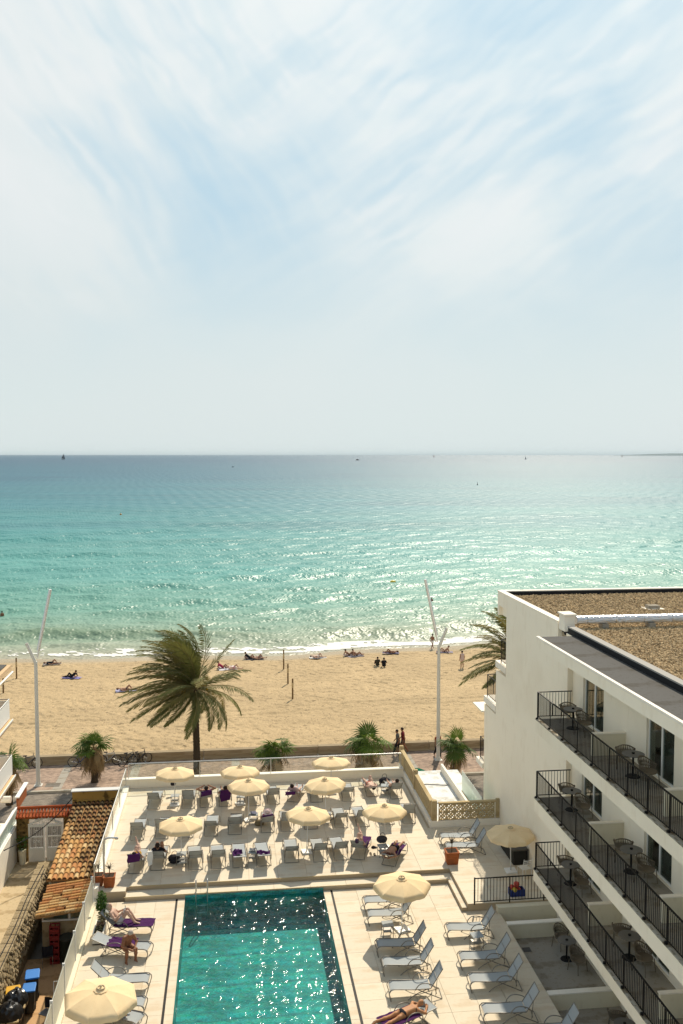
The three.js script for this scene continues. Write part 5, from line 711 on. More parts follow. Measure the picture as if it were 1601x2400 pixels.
on(seats.pool[1], 'knees', 'reader in dark clothes with knees drawn up on a lounger', { wear: [['shirt', BLK], ['trunks', BLK]], skin: TAN });
on(seats.pool[9], 'footup', 'woman in a patterned suit lying askew with one foot raised', { wear: [['bikini', [0.42, 0.36, 0.33]]], skin: PALE, hair: [0.05, 0.025, 0.06], slim: 0.92 });
on(seats.pool[10], 'prone', 'tanned man in black shorts lying face down on a purple towel', { wear: [['shorts', BLK]], skin: TAN, hair: [0.10, 0.04, 0.025] }, 0, -0.02, -0.05);
on(seats.sea[2], 'armsup', 'bather with both arms spread behind the head at the sea parapet', { wear: [['trunks', BLK]], skin: TAN });
on(seats.sea[3], 'recline', 'bather reclining against a long purple towel at the sea parapet', { wear: [['bikini', BLK]], skin: TAN, slim: 0.94 });
on(seats.sea[6], 'recline', 'pale bather in a white top reclining beside the middle parasol', { wear: [['shirt', [0.55, 0.42, 0.40]]], skin: PALE, slim: 0.94 }, 0, -0.1, 0.05);
on(seats.sea[9], 'supine', 'bather in red shorts lying on the lounger next to the black bag', { wear: [['trunks', [0.38, 0.02, 0.02]]], skin: PALE }, 0, -0.02, 0.02);
on(seats.sea[10], 'recline', 'woman in a black bikini on the lounger at the pierced wall', { wear: [['bikini', BLK]], skin: PALE, slim: 0.93 });
on(seats.mid[5], 'recline', 'bather in a pale straw hat in the middle row', { wear: [['shirt', [0.30, 0.05, 0.10]]], skin: PALE, hat: [0.62, 0.46, 0.42] });
on(seatW, 'knees', 'grey haired woman reading on a purple towel lounger beside the planter', { wear: [['bikini', BLK], ['shorts', [0.45, 0.45, 0.47]]], skin: PALE, hair: [0.40, 0.34, 0.26], long: true, slim: 0.96 });
{ const s = seatM; person('sitbend', onSeat(s, 0.18, -0.07, -0.30), Math.PI + 0.55, 'bare-chested tanned man sitting bent forward on the edge of a lounger', { wear: [['trunks', [0.30, 0.03, 0.06]]], skin: DEEP, hair: [0.42, 0.36, 0.30] }); }
on(seatD, 'knees', 'dark haired person with bent knees partly under the near parasol', { wear: [['bikini', WHT]], skin: [0.38, 0.16, 0.06], long: true });
on(sunb, 'prone', 'sunbathing woman in a black bikini on a purple towel by the pool', { wear: [['bikini', BLK]], skin: [0.42, 0.19, 0.08], slim: 0.92, hair: [0.30, 0.28, 0.26] }, 0, -0.03, -0.1);
{ const bk = thing('book', 'open dark book held up by the reading woman', 'book', onSeat(seatW, 0, 0.9, -0.12), seatW.rotation.y); for (const s of [-1, 1]) { const g = rbox(0.14, 0.2, 0.012, 0.004, s * 0.07, 0, 0).rotateY(s * -0.35); part(s < 0 ? 'cover' : 'page_block', g, s < 0 ? M.darkCloth : M.whiteCloth, bk); } }

// on the beach and the promenade
const S = (px, py) => { let p = P(px, py, -3.8); for (let i = 0; i < 6; i++) p = P(px, py, sandY(p.x, p.z)); return p; };
function mat_(pos, turn, w, l, c, label) { const g = new THREE.PlaneGeometry(w, l, 12, 16).rotateX(-Math.PI / 2), p = g.attributes.position; for (let i = 0; i < p.count; i++) p.setY(i, 0.075 + 0.05 * vn(p.getX(i) * 4 + pos.x, p.getZ(i) * 4)); g.computeVertexNormals(); const o = one('beach_towel', g, mat(...c, 0.95, { side: THREE.DoubleSide }), label, 'beach towel', 'towels spread on the sand'); o.position.copy(pos); o.rotation.y = turn; }
const lift = p => p.clone().add(V(0, 0.06, 0));
const beach = [
  [122, 1558, 'sand_lie', -1.3, 'person lying on the sand near the water by the lamp post', { wear: [['shirt', BLK]], skin: TAN }, [0.25, 0.22, 0.2]],
  [168, 1590, 'sand_lean', 1.25, 'person in dark clothes propped on elbows on a lilac towel', { wear: [['shirt', BLK], ['trousers', BLK]], skin: TAN }, [0.22, 0.20, 0.42]],
  [296, 1620, 'sand_lie', -1.4, 'dark haired person lying on a pale lilac towel left of the tall palm crown', { wear: [['trunks', BLK]], skin: TAN }, [0.42, 0.40, 0.55]],
  [522, 1568, 'sand_lean', -1.45, 'person in red on a white blanket near the palm crown', { wear: [['shirt', [0.35, 0.04, 0.08]]], skin: TAN }, [0.60, 0.56, 0.56]],
  [548, 1570, 'sand_lie', -1.5, 'second person lying on the white blanket near the palm crown', { wear: [['trunks', [0.4, 0.1, 0.2]]], skin: PALE }, null],
  [585, 1545, 'sand_lean', -1.4, 'person in black on a dark blanket close to the water', { wear: [['shirt', BLK], ['trunks', BLK]], skin: TAN }, [0.05, 0.05, 0.06]],
  [606, 1546, 'sand_lie', -1.3, 'person lying beside a companion on the dark blanket', { wear: [['trunks', BLK]], skin: TAN }, null],
  [745, 1543, 'sand_lie', -1.5, 'pale sunbather on a white towel near the volleyball posts', { wear: [['bikini', WHT]], skin: PALE }, [0.6, 0.58, 0.54]],
  [818, 1538, 'sand_lean', -1.2, 'sunbather propped up at the edge of a shared towel close to the surf', { wear: [['trunks', BLK]], skin: TAN }, [0.2, 0.18, 0.2]],
  [836, 1538, 'sand_lean', -1.4, 'sunbather on the towel beside the one propped up near the surf', { wear: [['bikini', BLK]], skin: TAN }, null],
  [885, 1560, 'sand_sit', 0.1, 'person in olive clothes sitting on the sand facing the sea', { wear: [['shirt', [0.05, 0.045, 0.03]], ['trousers', BLK]], skin: TAN }, null],
  [900, 1562, 'sand_sit', -0.1, 'person in black sitting hunched on the sand facing the sea', { wear: [['shirt', BLK], ['trousers', BLK]], skin: TAN }, null],
  [916, 1532, 'sand_lie', 1.3, 'sunbather lying on a dark towel behind the seated pair', { wear: [['bikini', BLK]], skin: DEEP }, [0.16, 0.14, 0.2]],
  [1042, 1530, 'sand_lean', 1.4, 'sunbather by the lamp post on a small towel near the surf', { wear: [['trunks', BLK]], skin: TAN }, [0.3, 0.26, 0.3]],
  [1083, 1565, 'stand', 0.2, 'person in a pale dress walking on the sand near the hotel palm', { wear: [['dress', [0.55, 0.42, 0.38]]], skin: TAN }, null],
  [1013, 1521, 'walk', -0.9, 'bare-chested walker in white shorts at the edge of the surf', { wear: [['shorts', WHT]], skin: DEEP }, null],
];
for (const [px, py, pose, turn, label, o, towel] of beach) { const p = S(px, py); if (towel) mat_(p.clone().add(V(o.wear.length && /blanket|shared/.test(label) ? 0.5 : 0, 0, 0)), turn, /blanket|shared/.test(label) ? 1.9 : 0.9, 1.9, towel, `towel spread on the sand under the ${label.split(' on ')[0].split(' at ')[0]}`); person(pose, lift(p).add(V(0, towel || /second|beside/.test(label) ? 0.03 : -0.05, 0)), turn, label, { ...o, group: 'people on the beach' }); }
const pc = P(933, 1768, PROM); person('walk', pc, 1.3, 'walker in grey with a dark backpack on the promenade, one of a couple', { wear: [['shirt', [0.10, 0.09, 0.08]], ['trousers', BLK]], skin: DEEP, scale: 1.02 }); person('walk', pc.clone().add(V(0.42, 0, -0.25)), 1.3, 'walker in a dark red shirt and shorts on the promenade', { wear: [['shirt', [0.16, 0.02, 0.025]], ['shorts', [0.10, 0.09, 0.08]]], skin: DEEP, scale: 1.05 });
person('walk', P(1026, 1781, PROM).add(V(0.12, 0, -0.6)), -2.9, 'person in a rust coloured top half hidden behind the lamp post', { wear: [['shirt', [0.22, 0.05, 0.02]], ['trousers', BLK]], skin: TAN });
for (const [px, py, l] of [[5, 1436, 'swimmer standing in shallow green water near the white balconies'], [1012, 1403, 'swimmer in the water beyond the lamp post arms']]) { const p = P(px, py + 6, SEA); person('stand', p.add(V(0, -1.15, 0)), 0.4, l, { wear: [['trunks', BLK]], skin: DEEP }); }

// ───────────── posts, buoys, boats, far coast ─────────────
for (const [px, py, top, nm] of [[665, 1568, 1523, 'farthest from the promenade of three'], [675, 1602, 1556, 'in the middle of three'], [686, 1638, 1590, 'nearest the promenade of three'], [39, 1590, 1543, 'beside the balcony and near the water'], [8, 1625, 1590, 'nearest the white balconies']]) { const b = S(px, py), hgt = (py - top) * -b.z / FOC * 1.02, t = thing('volleyball_post', `slim wooden volleyball post in the sand ${nm}`, 'post', b, 0, 'volleyball posts on the beach'); part('shaft', bar([0, -0.3, 0], [0, hgt, 0], 0.075, 8, 0.07), M.wood, t); part('padding', bar([0, hgt * 0.55, 0], [0, hgt * 0.8, 0], 0.085, 8), M.sandstone, t); }
{ const p = P(921, 1367, SEA), t = thing('buoy', 'yellow marker buoy floating off the beach', 'buoy', p); part('float', new THREE.SphereGeometry(0.42, 16, 10).scale(1.25, 0.8, 1).translate(0, 0.22, 0), mat(0.62, 0.42, 0.01, 0.5), t); part('ring', new THREE.TorusGeometry(0.46, 0.05, 6, 20).rotateX(Math.PI / 2).translate(0, 0.16, 0), M.darkCloth, t); const p2 = P(283, 1207, SEA), t2 = thing('buoy', 'orange marker buoy farther out at sea', 'buoy', p2); part('float', new THREE.SphereGeometry(0.4, 12, 8).translate(0, 0.2, 0), mat(0.6, 0.25, 0.01, 0.5), t2); part('mast', bar([0, 0.5, 0], [0, 1, 0], 0.05), M.darkCloth, t2); const p3 = P(1119, 1137, SEA), t3 = thing('buoy', 'dark spar buoy standing in the glittering water', 'buoy', p3); part('float', new THREE.CylinderGeometry(0.3, 0.5, 1.0, 10).translate(0, 0.4, 0), M.darkCloth, t3); part('mast', bar([0, 0.8, 0], [0, 2.3, 0], 0.12), M.darkCloth, t3); }
function sailboat(px, py, hpx, label, sailC, hullC, turn, main = true) { const p = P(px, py, SEA), H = hpx * -p.z / FOC, t = thing('sailboat', label, 'sailboat', p, turn); const hull = new THREE.SphereGeometry(1, 16, 8, 0, 6.3, Math.PI / 2, Math.PI / 2).scale(H * 0.34, H * 0.08, H * 0.085).translate(0, H * 0.06, 0); part('hull', [hull, box(-H * 0.3, H * 0.3, H * 0.05, H * 0.065, -H * 0.07, H * 0.07)], mat(...hullC, 0.5), t); part('mast', bar([0, 0.05 * H, 0], [0, H, 0], H * 0.008, 6), mat(...hullC, 0.5), t); const tri3 = (a, b, c, dz) => { const g = new THREE.BufferGeometry(); const pos = []; for (let i = 0; i < 6; i++) for (let k = 0; k < 1; k++) { const u0 = i / 6, u1 = (i + 1) / 6, L = u => a.clone().lerp(b, u), N = u => c.clone().lerp(b, u), bl = u => V(0, 0, dz * Math.sin(Math.PI * u)); for (const q of [L(u0), N(u0).add(bl(u0)), L(u1), L(u1), N(u0).add(bl(u0)), N(u1).add(bl(u1))]) pos.push(q.x, q.y, q.z); } g.setAttribute('position', new THREE.Float32BufferAttribute(pos, 3)); g.computeVertexNormals(); return g; }; part('mainsail', tri3(V(-0.005 * H, 0.14 * H, 0), V(-0.005 * H, 0.98 * H, 0), V(-0.34 * H, 0.15 * H, 0), H * 0.03), mat(...sailC, 0.8), t); part('foresail', tri3(V(0.33 * H, 0.1 * H, 0), V(0.01 * H, 0.85 * H, 0), V(0.02 * H, 0.12 * H, 0), H * 0.03), mat(...sailC, 0.8), t); return t; }
sailboat(148, 1077, 14, 'large dark sailing yacht heeling near the horizon', [0.03, 0.04, 0.06], [0.02, 0.02, 0.025], 0.6).rotation.z = -0.16;
sailboat(1017, 1072, 9, 'small sailboat with a red sail on the horizon', [0.35, 0.06, 0.05], [0.05, 0.03, 0.03], 0.9);
sailboat(1232, 1077, 8, 'tiny pale sailboat far out in the glitter', [0.5, 0.45, 0.42], [0.08, 0.06, 0.06], 0.3);
sailboat(1458, 1071, 7, 'tiny sailboat before the distant headland', [0.25, 0.12, 0.12], [0.06, 0.05, 0.05], 0.5);
function motorboat(px, py, wpx, label, wake) { const p = P(px, py, SEA), W = wpx * -p.z / FOC, t = thing('motorboat', label, 'motorboat', p, wake ? 0 : 0.4), dk = mat(0.02, 0.022, 0.028, 0.5); part('hull', new THREE.SphereGeometry(1, 14, 8, 0, 6.3, Math.PI / 2, Math.PI / 2).scale(W / 2, W * 0.14, W * 0.16).translate(0, W * 0.12, 0), dk, t); part('cabin', rbox(W * 0.4, W * 0.16, W * 0.2, W * 0.03, -W * 0.05, W * 0.2, 0), dk, t); part('windscreen', rbox(W * 0.06, W * 0.12, W * 0.18, W * 0.02, W * 0.17, W * 0.2, 0), mat(0.06, 0.07, 0.08, 0.2), t); if (wake) part('wake', quadStrip([...Array(10)].flatMap((_, i) => [V(-W * (0.4 + i * 0.8), 0.25, -W * (0.08 + 0.05 * i)), V(-W * (0.4 + i * 0.8), 0.25, W * (0.08 + 0.03 * i))])), mat(0.7, 0.72, 0.72, 0.8), t); }
motorboat(546, 1095, 6, 'dark motorboat pulling a white wake across the bay', true); motorboat(838, 1079, 11, 'dark motorboat lying low on the bright water', false);
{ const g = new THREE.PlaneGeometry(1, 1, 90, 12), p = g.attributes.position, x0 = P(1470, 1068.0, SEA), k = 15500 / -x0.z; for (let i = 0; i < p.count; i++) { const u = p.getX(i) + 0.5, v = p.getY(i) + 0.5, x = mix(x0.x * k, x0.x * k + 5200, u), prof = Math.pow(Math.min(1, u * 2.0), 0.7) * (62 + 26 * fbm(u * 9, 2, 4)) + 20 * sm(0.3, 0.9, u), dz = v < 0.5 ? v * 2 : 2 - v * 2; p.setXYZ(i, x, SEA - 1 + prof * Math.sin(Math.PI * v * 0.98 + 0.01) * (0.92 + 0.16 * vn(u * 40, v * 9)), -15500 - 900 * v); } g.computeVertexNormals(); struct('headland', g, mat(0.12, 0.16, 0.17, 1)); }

// ───────────── tiled house by the terrace ─────────────
{
  const h = thing('tiled_house', 'low house with mossy clay tile roof beside the terrace', 'building'), x0 = -8.32, x1 = -5.76;
  const ochre = mat(0.42, 0.27, 0.085, 0.95, { map: rep(tex(256, (u, v) => { const s = fbm(u * 9, v * 2.5, 4, 9, 3), q = 1 - 0.4 * sm(0.5, 0.75, s); return [q, q * 0.97, q * 0.9]; }), 0.5) });
  part('parapet_wall', box(x0 - 0.05, x1, -3.35, 0.34, -48.72, -48.45), ochre, h); part('parapet_coping', box(x0 - 0.1, x1 + 0.02, 0.344, 0.39, -48.78, -48.36), mat(0.58, 0.58, 0.56, 0.6), h); part('ledge', box(x0, x1, -0.24, -0.1, -48.45, -48.3), ochre, h);
  part('wall', [box(x0 + 0.12, x1, -3.35, -1.25, -48.4, -40.9), box(x0 + 0.3, x1, -3.35, -1.25, -40.9, -38.75)], M.cream, h);
  // slope towards the yard: barrels along z
  const zt = -48.3, zb = -41.15, yt = -0.22, yb = -1.0, roofA = Math.atan2(yt - yb, zb - zt), half = (r0, r1, L) => { const pos = [], N = 7, th = 0.016; const ring = (r, z) => [...Array(N + 1)].map((_, i) => { const a = Math.PI * i / N; return V(Math.cos(a) * r, Math.sin(a) * r * 0.9, z); }); const o0 = ring(r0, 0), o1 = ring(r1, L), i1 = ring(r1 - th, L), tri = (...p) => p.forEach(q => pos.push(q.x, q.y, q.z)); for (let i = 0; i < N; i++) { tri(o0[i], o1[i], o0[i + 1], o0[i + 1], o1[i], o1[i + 1]); tri(o1[i], i1[i], o1[i + 1], o1[i + 1], i1[i], i1[i + 1]); } let g = new THREE.BufferGeometry(); g.setAttribute('position', new THREE.Float32BufferAttribute(pos, 3)); g.computeVertexNormals(); const p = g.attributes.position, uv = []; for (let i = 0; i < p.count; i++) uv.push(p.getX(i) + 3, p.getZ(i) + p.getY(i)); g.setAttribute('uv', new THREE.Float32BufferAttribute(uv, 2)); return g; };
  const lich = (dark, seed) => tex(128, (u, v) => { const a = fbm(u * 6 + seed, v * 6, 4, 6), b = sm(0.62 - dark * 0.3, 0.74 - dark * 0.24, a); return mix3([1, 1, 1], [0.42, 0.36, 0.28], b * (0.35 + dark * 0.65)); });
  const clay = [[0.54, 0.31, 0.115], [0.58, 0.375, 0.165], [0.50, 0.235, 0.09], [0.61, 0.43, 0.215], [0.49, 0.27, 0.10]], dark = [0.12, 0.85, 1], tm = dark.map((d, k) => { const t = lich(d, k * 5); return clay.map(c => mat(...c.map(v => v * (k == 2 ? 0.45 : k == 1 ? 0.75 : 1)), 0.9, { map: rep(t, 2.2), bumpMap: rep(grain, 3), bumpScale: 0.004 })); });
  part('roof_bed', (() => { const g = new THREE.BoxGeometry(x1 - x0 - 0.05, 0.08, Math.hypot(zb - zt, yt - yb)); g.rotateX(roofA); return g.translate((x0 + x1) / 2, (yt + yb) / 2 - 0.03, (zt + zb) / 2); })(), mat(0.44, 0.24, 0.095, 0.95), h);
  const tg = half(0.088, 0.108, 0.47), pitch = 0.232, rowsN = 17;
  for (let c = 0; c < 11; c++) for (let r = 0; r < rowsN; r++) { const u = (r + 0.5) / rowsN, x = x0 + 0.13 + c * pitch, moss = fbm(x * 1.1 + 4, u * 5, 3) + 0.42 * (c / 11) - 0.75 * (u - 0.5); const k = moss > 0.62 ? 2 : moss > 0.46 ? 1 : 0, m = new THREE.Mesh(tg, tm[k][Math.floor(R() * 5)]); m.name = 'roof_tile'; m.position.set(x + rr(-0.012, 0.012), mix(yt, yb, r / rowsN) + 0.018 + rr(0, 0.01), mix(zt, zb, r / rowsN)); m.rotation.set(roofA - 0.035, rr(-0.03, 0.03), 0); m.castShadow = m.receiveShadow = true; h.add(m); }
  // lower roof: barrels along x, falling away from the terrace
  const yl = -1.16, yr = -0.90, rb = Math.atan2(yr - yl, 2.2), gx = half(0.086, 0.106, 0.44).rotateY(-Math.PI / 2);
  part('roof_bed', (() => { const g = new THREE.BoxGeometry(2.4, 0.06, 2.78); g.rotateZ(rb); return g.translate((-8.2 + x1) / 2, (yl + yr) / 2 - 0.04, -39.55); })(), mat(0.44, 0.24, 0.095, 0.95), h);
  for (let r = 0; r < 11; r++) for (let c = 0; c < 6; c++) { const z = -40.88 + r * 0.262, k = R() < 0.13 ? 1 : 0, x = x1 - 0.02 - c * 0.40 + (r % 3) * 0.03, m = new THREE.Mesh(gx, tm[k][r < 4 && R() < 0.6 ? 2 : Math.floor(R() * 4)]); m.name = 'roof_tile'; m.position.set(x, mix(yr, yl, (x1 - x) / 2.4) + 0.005 + rr(0, 0.008), z + rr(-0.012, 0.012)); m.rotation.set(0, rr(-0.02, 0.02), rb + 0.04); m.castShadow = m.receiveShadow = true; h.add(m); }
  for (let i = 0; i < 4; i++) part('silver_patch', rbox(0.34 - i * 0.05, 0.05, 0.16, 0.02, -5.98 - 0.06 * i, -0.80 + i * 0.01, -39.35 + i * 0.17), M.foil, h);
  // yard front: fascia lights, door
  const zf = -38.72; part('front_wall', [box(-8.0, -6.55, -3.35, -1.62, zf, zf + 0.1), box(-6.55, x1, -1.62, -1.58, zf, zf + 0.1)], mat(0.40, 0.30, 0.17, 0.9, { map: rep(stain, 0.8) }), h);
  const fr = part('transom_window', [box(-8.0, x1, -1.19, -1.12, zf + 0.02, zf + 0.12), box(-8.0, x1, -1.60, -1.53, zf + 0.02, zf + 0.12), box(-8.0, -7.94, -1.53, -1.19, zf + 0.02, zf + 0.12), box(-6.92, -6.84, -1.53, -1.19, zf + 0.02, zf + 0.12)], M.whitePaint, h); for (const [a, b] of [[-7.94, -6.92], [-6.84, x1]]) part('pane', box(a, b, -1.53, -1.19, zf + 0.05, zf + 0.06), M.darkGlass, fr);
  const d = part('yard_door', [box(-6.55, -6.47, -3.3, -1.62, zf + 0.02, zf + 0.12), box(-6.47, x1, -1.70, -1.62, zf + 0.02, zf + 0.12), box(-6.47, x1, -2.55, -2.45, zf + 0.02, zf + 0.12), box(-6.47, x1, -3.3, -3.2, zf + 0.02, zf + 0.12)], M.whitePaint, h); part('pane', box(-6.47, x1, -2.45, -1.70, zf + 0.05, zf + 0.06), M.frosted3 ??= mat(0.42, 0.55, 0.50, 0.6, { transmission: 0.4, thickness: 0 }), d); part('pane', box(-6.47, x1, -3.2, -2.55, zf + 0.05, zf + 0.06), M.frosted3, d); part('handle', rbox(0.12, 0.03, 0.05, 0.01, -6.40, -2.5, zf + 0.15), M.steel, d);
  part('corner_pier', box(x1 + 0.001, -5.73, -3.35, -0.1, -38.6, -37.0), M.plasterWhite, h);
}
// rubble wall with cables, service yard
{
  const w = thing('rubble_wall', 'rough stone wall with black cables along its top', 'wall'), q = rng(41), st = [0, 1, 2, 3, 4].map(i => mat(0.36 + 0.05 * i, 0.275 + 0.042 * i, 0.155 + 0.03 * i, 0.95, { map: rep(stain, 2), bumpMap: rep(grain, 3), bumpScale: 0.02 }));
  const xs = z => -8.52 + 0.03 * (z + 42) * -1; part('core', box(-8.98, -8.62, -3.4, -1.16, -43.2, -28), mat(0.24, 0.18, 0.10, 1), w);
  const gs = [0, 1, 2, 3].map(k => { const g = new THREE.IcosahedronGeometry(1, 1), p = g.attributes.position; for (let i = 0; i < p.count; i++) { const n = 0.82 + 0.36 * vn(p.getX(i) * 1.7 + k * 9, p.getY(i) * 1.7 + p.getZ(i) * 1.3); p.setXYZ(i, p.getX(i) * n, p.getY(i) * n, p.getZ(i) * n); } g.computeVertexNormals(); return metre(g); });
  const add = (x, y, z, a, b, c) => { const m = new THREE.Mesh(gs[Math.floor(q() * 4)], st[Math.floor(q() * 5)]); m.name = 'stone'; m.position.set(x, y, z); m.scale.set(a, b, c); m.rotation.set(q() * 0.7, q() * 0.7, q() * 0.7); m.castShadow = m.receiveShadow = true; w.add(m); };
  for (let z = -43; z > -43.1 && z < -33.2 || z < -33.2; z += 0.30) for (let y = -1.3; y > -2.75; y -= 0.21) add(-8.62, y + (q() - 0.5) * 0.07, z + (q() - 0.5) * 0.14, 0.07, 0.085 + 0.045 * q(), 0.13 + 0.06 * q());
  for (let i = 0; i < 22; i++) part('capping_stone', rbox(0.50 + 0.04 * q(), 0.1, 0.64, 0.03, -8.8 + 0.02 * (q() - 0.5), -1.10 + 0.02 * q(), -42.9 + i * 0.66), st[1 + (i * 7) % 3], w);
  for (const g of [tube([[-8.75, -1.03, -42.8], [-8.82, -1.02, -40], [-8.78, -1.03, -37], [-8.86, -1.02, -33], [-8.8, -1.03, -29]], 0.022, 40, 5), tube([[-8.62, -1.03, -42.4], [-8.66, -1.02, -39.5], [-8.6, -1.03, -36], [-8.66, -1.02, -31]], 0.018, 40, 5), tube([[-8.62, -1.03, -41.9], [-8.45, -0.86, -41.5], [-8.2, -0.92, -41.1]], 0.02, 10, 5)]) part('cable', g, M.membrane, w);
  struct('yard_floor', box(-8.62, -5.74, PROM - 0.3, PROM + 0.01, -38.6, -20), mat(0.55, 0.34, 0.17, 0.85, { map: rep(stain, 0.8) }));
  struct('passage_floor', box(-11.3, -8.99, PROM - 0.35, PROM + 0.012, -48.2, -20), mat(0.50, 0.40, 0.25, 0.9, { map: rep(stain, 0.6) }));
}
{
  // gate wall across the passage
  const g = thing('gate_wall', 'stone wall with red tile coping over a white gate', 'wall'), zg = -48.45, x0 = -11.2, x1 = -8.32; const stone = mat(0.36, 0.25, 0.11, 0.95, { map: rep(tex(256, (u, v) => { const a = fbm(u * 12, v * 12, 3, 12), b = vn(u * 9, v * 14, 9, 14); const q = 0.65 + 0.35 * b - 0.3 * sm(0.6, 0.7, a); return [q, q * 0.95, q * 0.85]; }), 0.6), bumpMap: rep(grain, 1), bumpScale: 0.03 });
  part('wall', [box(x0, -10.62, -3.3, -0.74, zg - 0.2, zg + 0.15), box(-8.82, x1, -3.3, -0.74, zg - 0.2, zg + 0.15), box(-10.62, -8.82, -0.98, -0.74, zg - 0.2, zg + 0.15)], stone, g);
  const red = [[0.46, 0.10, 0.03], [0.52, 0.135, 0.045], [0.40, 0.08, 0.025]].map(c => mat(...c, 0.85, { map: rep(mottle, 2) })), tg = new THREE.CylinderGeometry(0.075, 0.088, 0.36, 8, 1, true, 0, Math.PI).rotateZ(Math.PI / 2).rotateY(Math.PI / 2).rotateZ(0);
  for (let i = 0; i < 17; i++) for (let r = 0; r < 2; r++) { const m = part('coping_tile', bar([0, 0, 0], [0, -0.13, 0.30], 0.066, 8, 0.078), red[Math.floor(R() * 3)], g); m.position.set(x0 + 0.09 + i * 0.168, -0.53 - r * 0.12, zg - 0.12 + r * 0.26); }
  part('ridge', bar([x0, -0.46, zg - 0.14], [x1, -0.46, zg - 0.14], 0.08, 8), red[0], g);
  const t = thing('white_gate', 'white double gate with barred windows and a pointed head', 'gate', [-9.72, PROM + 0.015, zg + 0.24]); const W = M.whitePaint;
  for (const s of [-1, 1]) { const d = part('door_leaf', [box(Math.min(s * 0.04, s * 0.86), Math.max(s * 0.04, s * 0.86), 0.0, 0.72, -0.03, 0.03), box(Math.min(s * 0.04, s * 0.12), Math.max(s * 0.04, s * 0.12), 0.72, 2.02, -0.03, 0.03), box(Math.min(s * 0.78, s * 0.86), Math.max(s * 0.78, s * 0.86), 0.72, 1.95, -0.03, 0.03), box(Math.min(s * 0.12, s * 0.78), Math.max(s * 0.12, s * 0.78), 1.27, 1.33, -0.03, 0.03), box(Math.min(s * 0.12, s * 0.78), Math.max(s * 0.12, s * 0.78), 1.83, 1.95, -0.03, 0.03)], W, t); for (let i = 1; i < 8; i++) part('grille_bar', bar([s * (0.12 + i * 0.083), 0.72, 0], [s * (0.12 + i * 0.083), 1.83, 0], 0.011, 5), W, d); { const wm = []; for (let i = 0; i < 18; i++) wm.push(bar([s * (0.14 + i * 0.036), 0.72, -0.02], [s * (0.14 + i * 0.036), 1.83, -0.02], 0.008, 4)); for (let y = 0.75; y < 1.83; y += 0.036) wm.push(bar([s * 0.12, y, -0.02], [s * 0.78, y, -0.02], 0.008, 4)); part('wire_mesh', wm, M.membrane, d); } part('head_bar', [bar([s * 0.86, 1.95, 0], [s * 0.02, 2.30, 0], 0.05, 6), bar([s * 0.3, 1.95, 0], [s * 0.3, 2.16, 0], 0.012), bar([s * 0.5, 1.95, 0], [s * 0.5, 2.08, 0], 0.012), bar([s * 0.15, 1.95, 0], [s * 0.15, 2.22, 0], 0.012)], W, d); for (const [sx, sy, sr] of [[0.45, 1.02, 0.07], [0.45, 1.58, 0.07], [0.32, 1.05, 0.045], [0.58, 1.05, 0.045]]) part('scroll', new THREE.TorusGeometry(sr, 0.012, 5, 14).translate(s * sx, sy, 0.01), W, d); }
  part('gable_cap', [bar([-0.5, 2.17, 0.02], [0, 2.40, 0.02], 0.055, 6), bar([0, 2.40, 0.02], [0.5, 2.17, 0.02], 0.055, 6)], W, t);
  const pt = thing('potted_shrub', 'shrub in a pale pot beside the white gate', 'plant', [-10.85, PROM + 0.015, zg + 0.5]); part('pot', new THREE.CylinderGeometry(0.2, 0.15, 0.75, 14).translate(0, 0.375, 0), M.cream, pt); const L = [], q = rng(4); for (let i = 0; i < 160; i++) { const s = new THREE.PlaneGeometry(0.1, 0.05); s.rotateX(q() * 6); s.rotateY(q() * 6); L.push(s.translate((q() - 0.5) * 0.5, 0.8 + 0.65 * q(), (q() - 0.5) * 0.5)); } part('foliage', L, M.leafGreen, pt);
  const cb = one('overhead_cable', tube([[-10.95, -1.0, -44.6], [-9.9, -0.95, -46.2], [-9.0, -0.5, -47.4], [-8.36, 0.02, -48.4]], 0.025, 30, 5), M.membrane, 'black cable slung from the tiled house to the white building', 'cable');
}
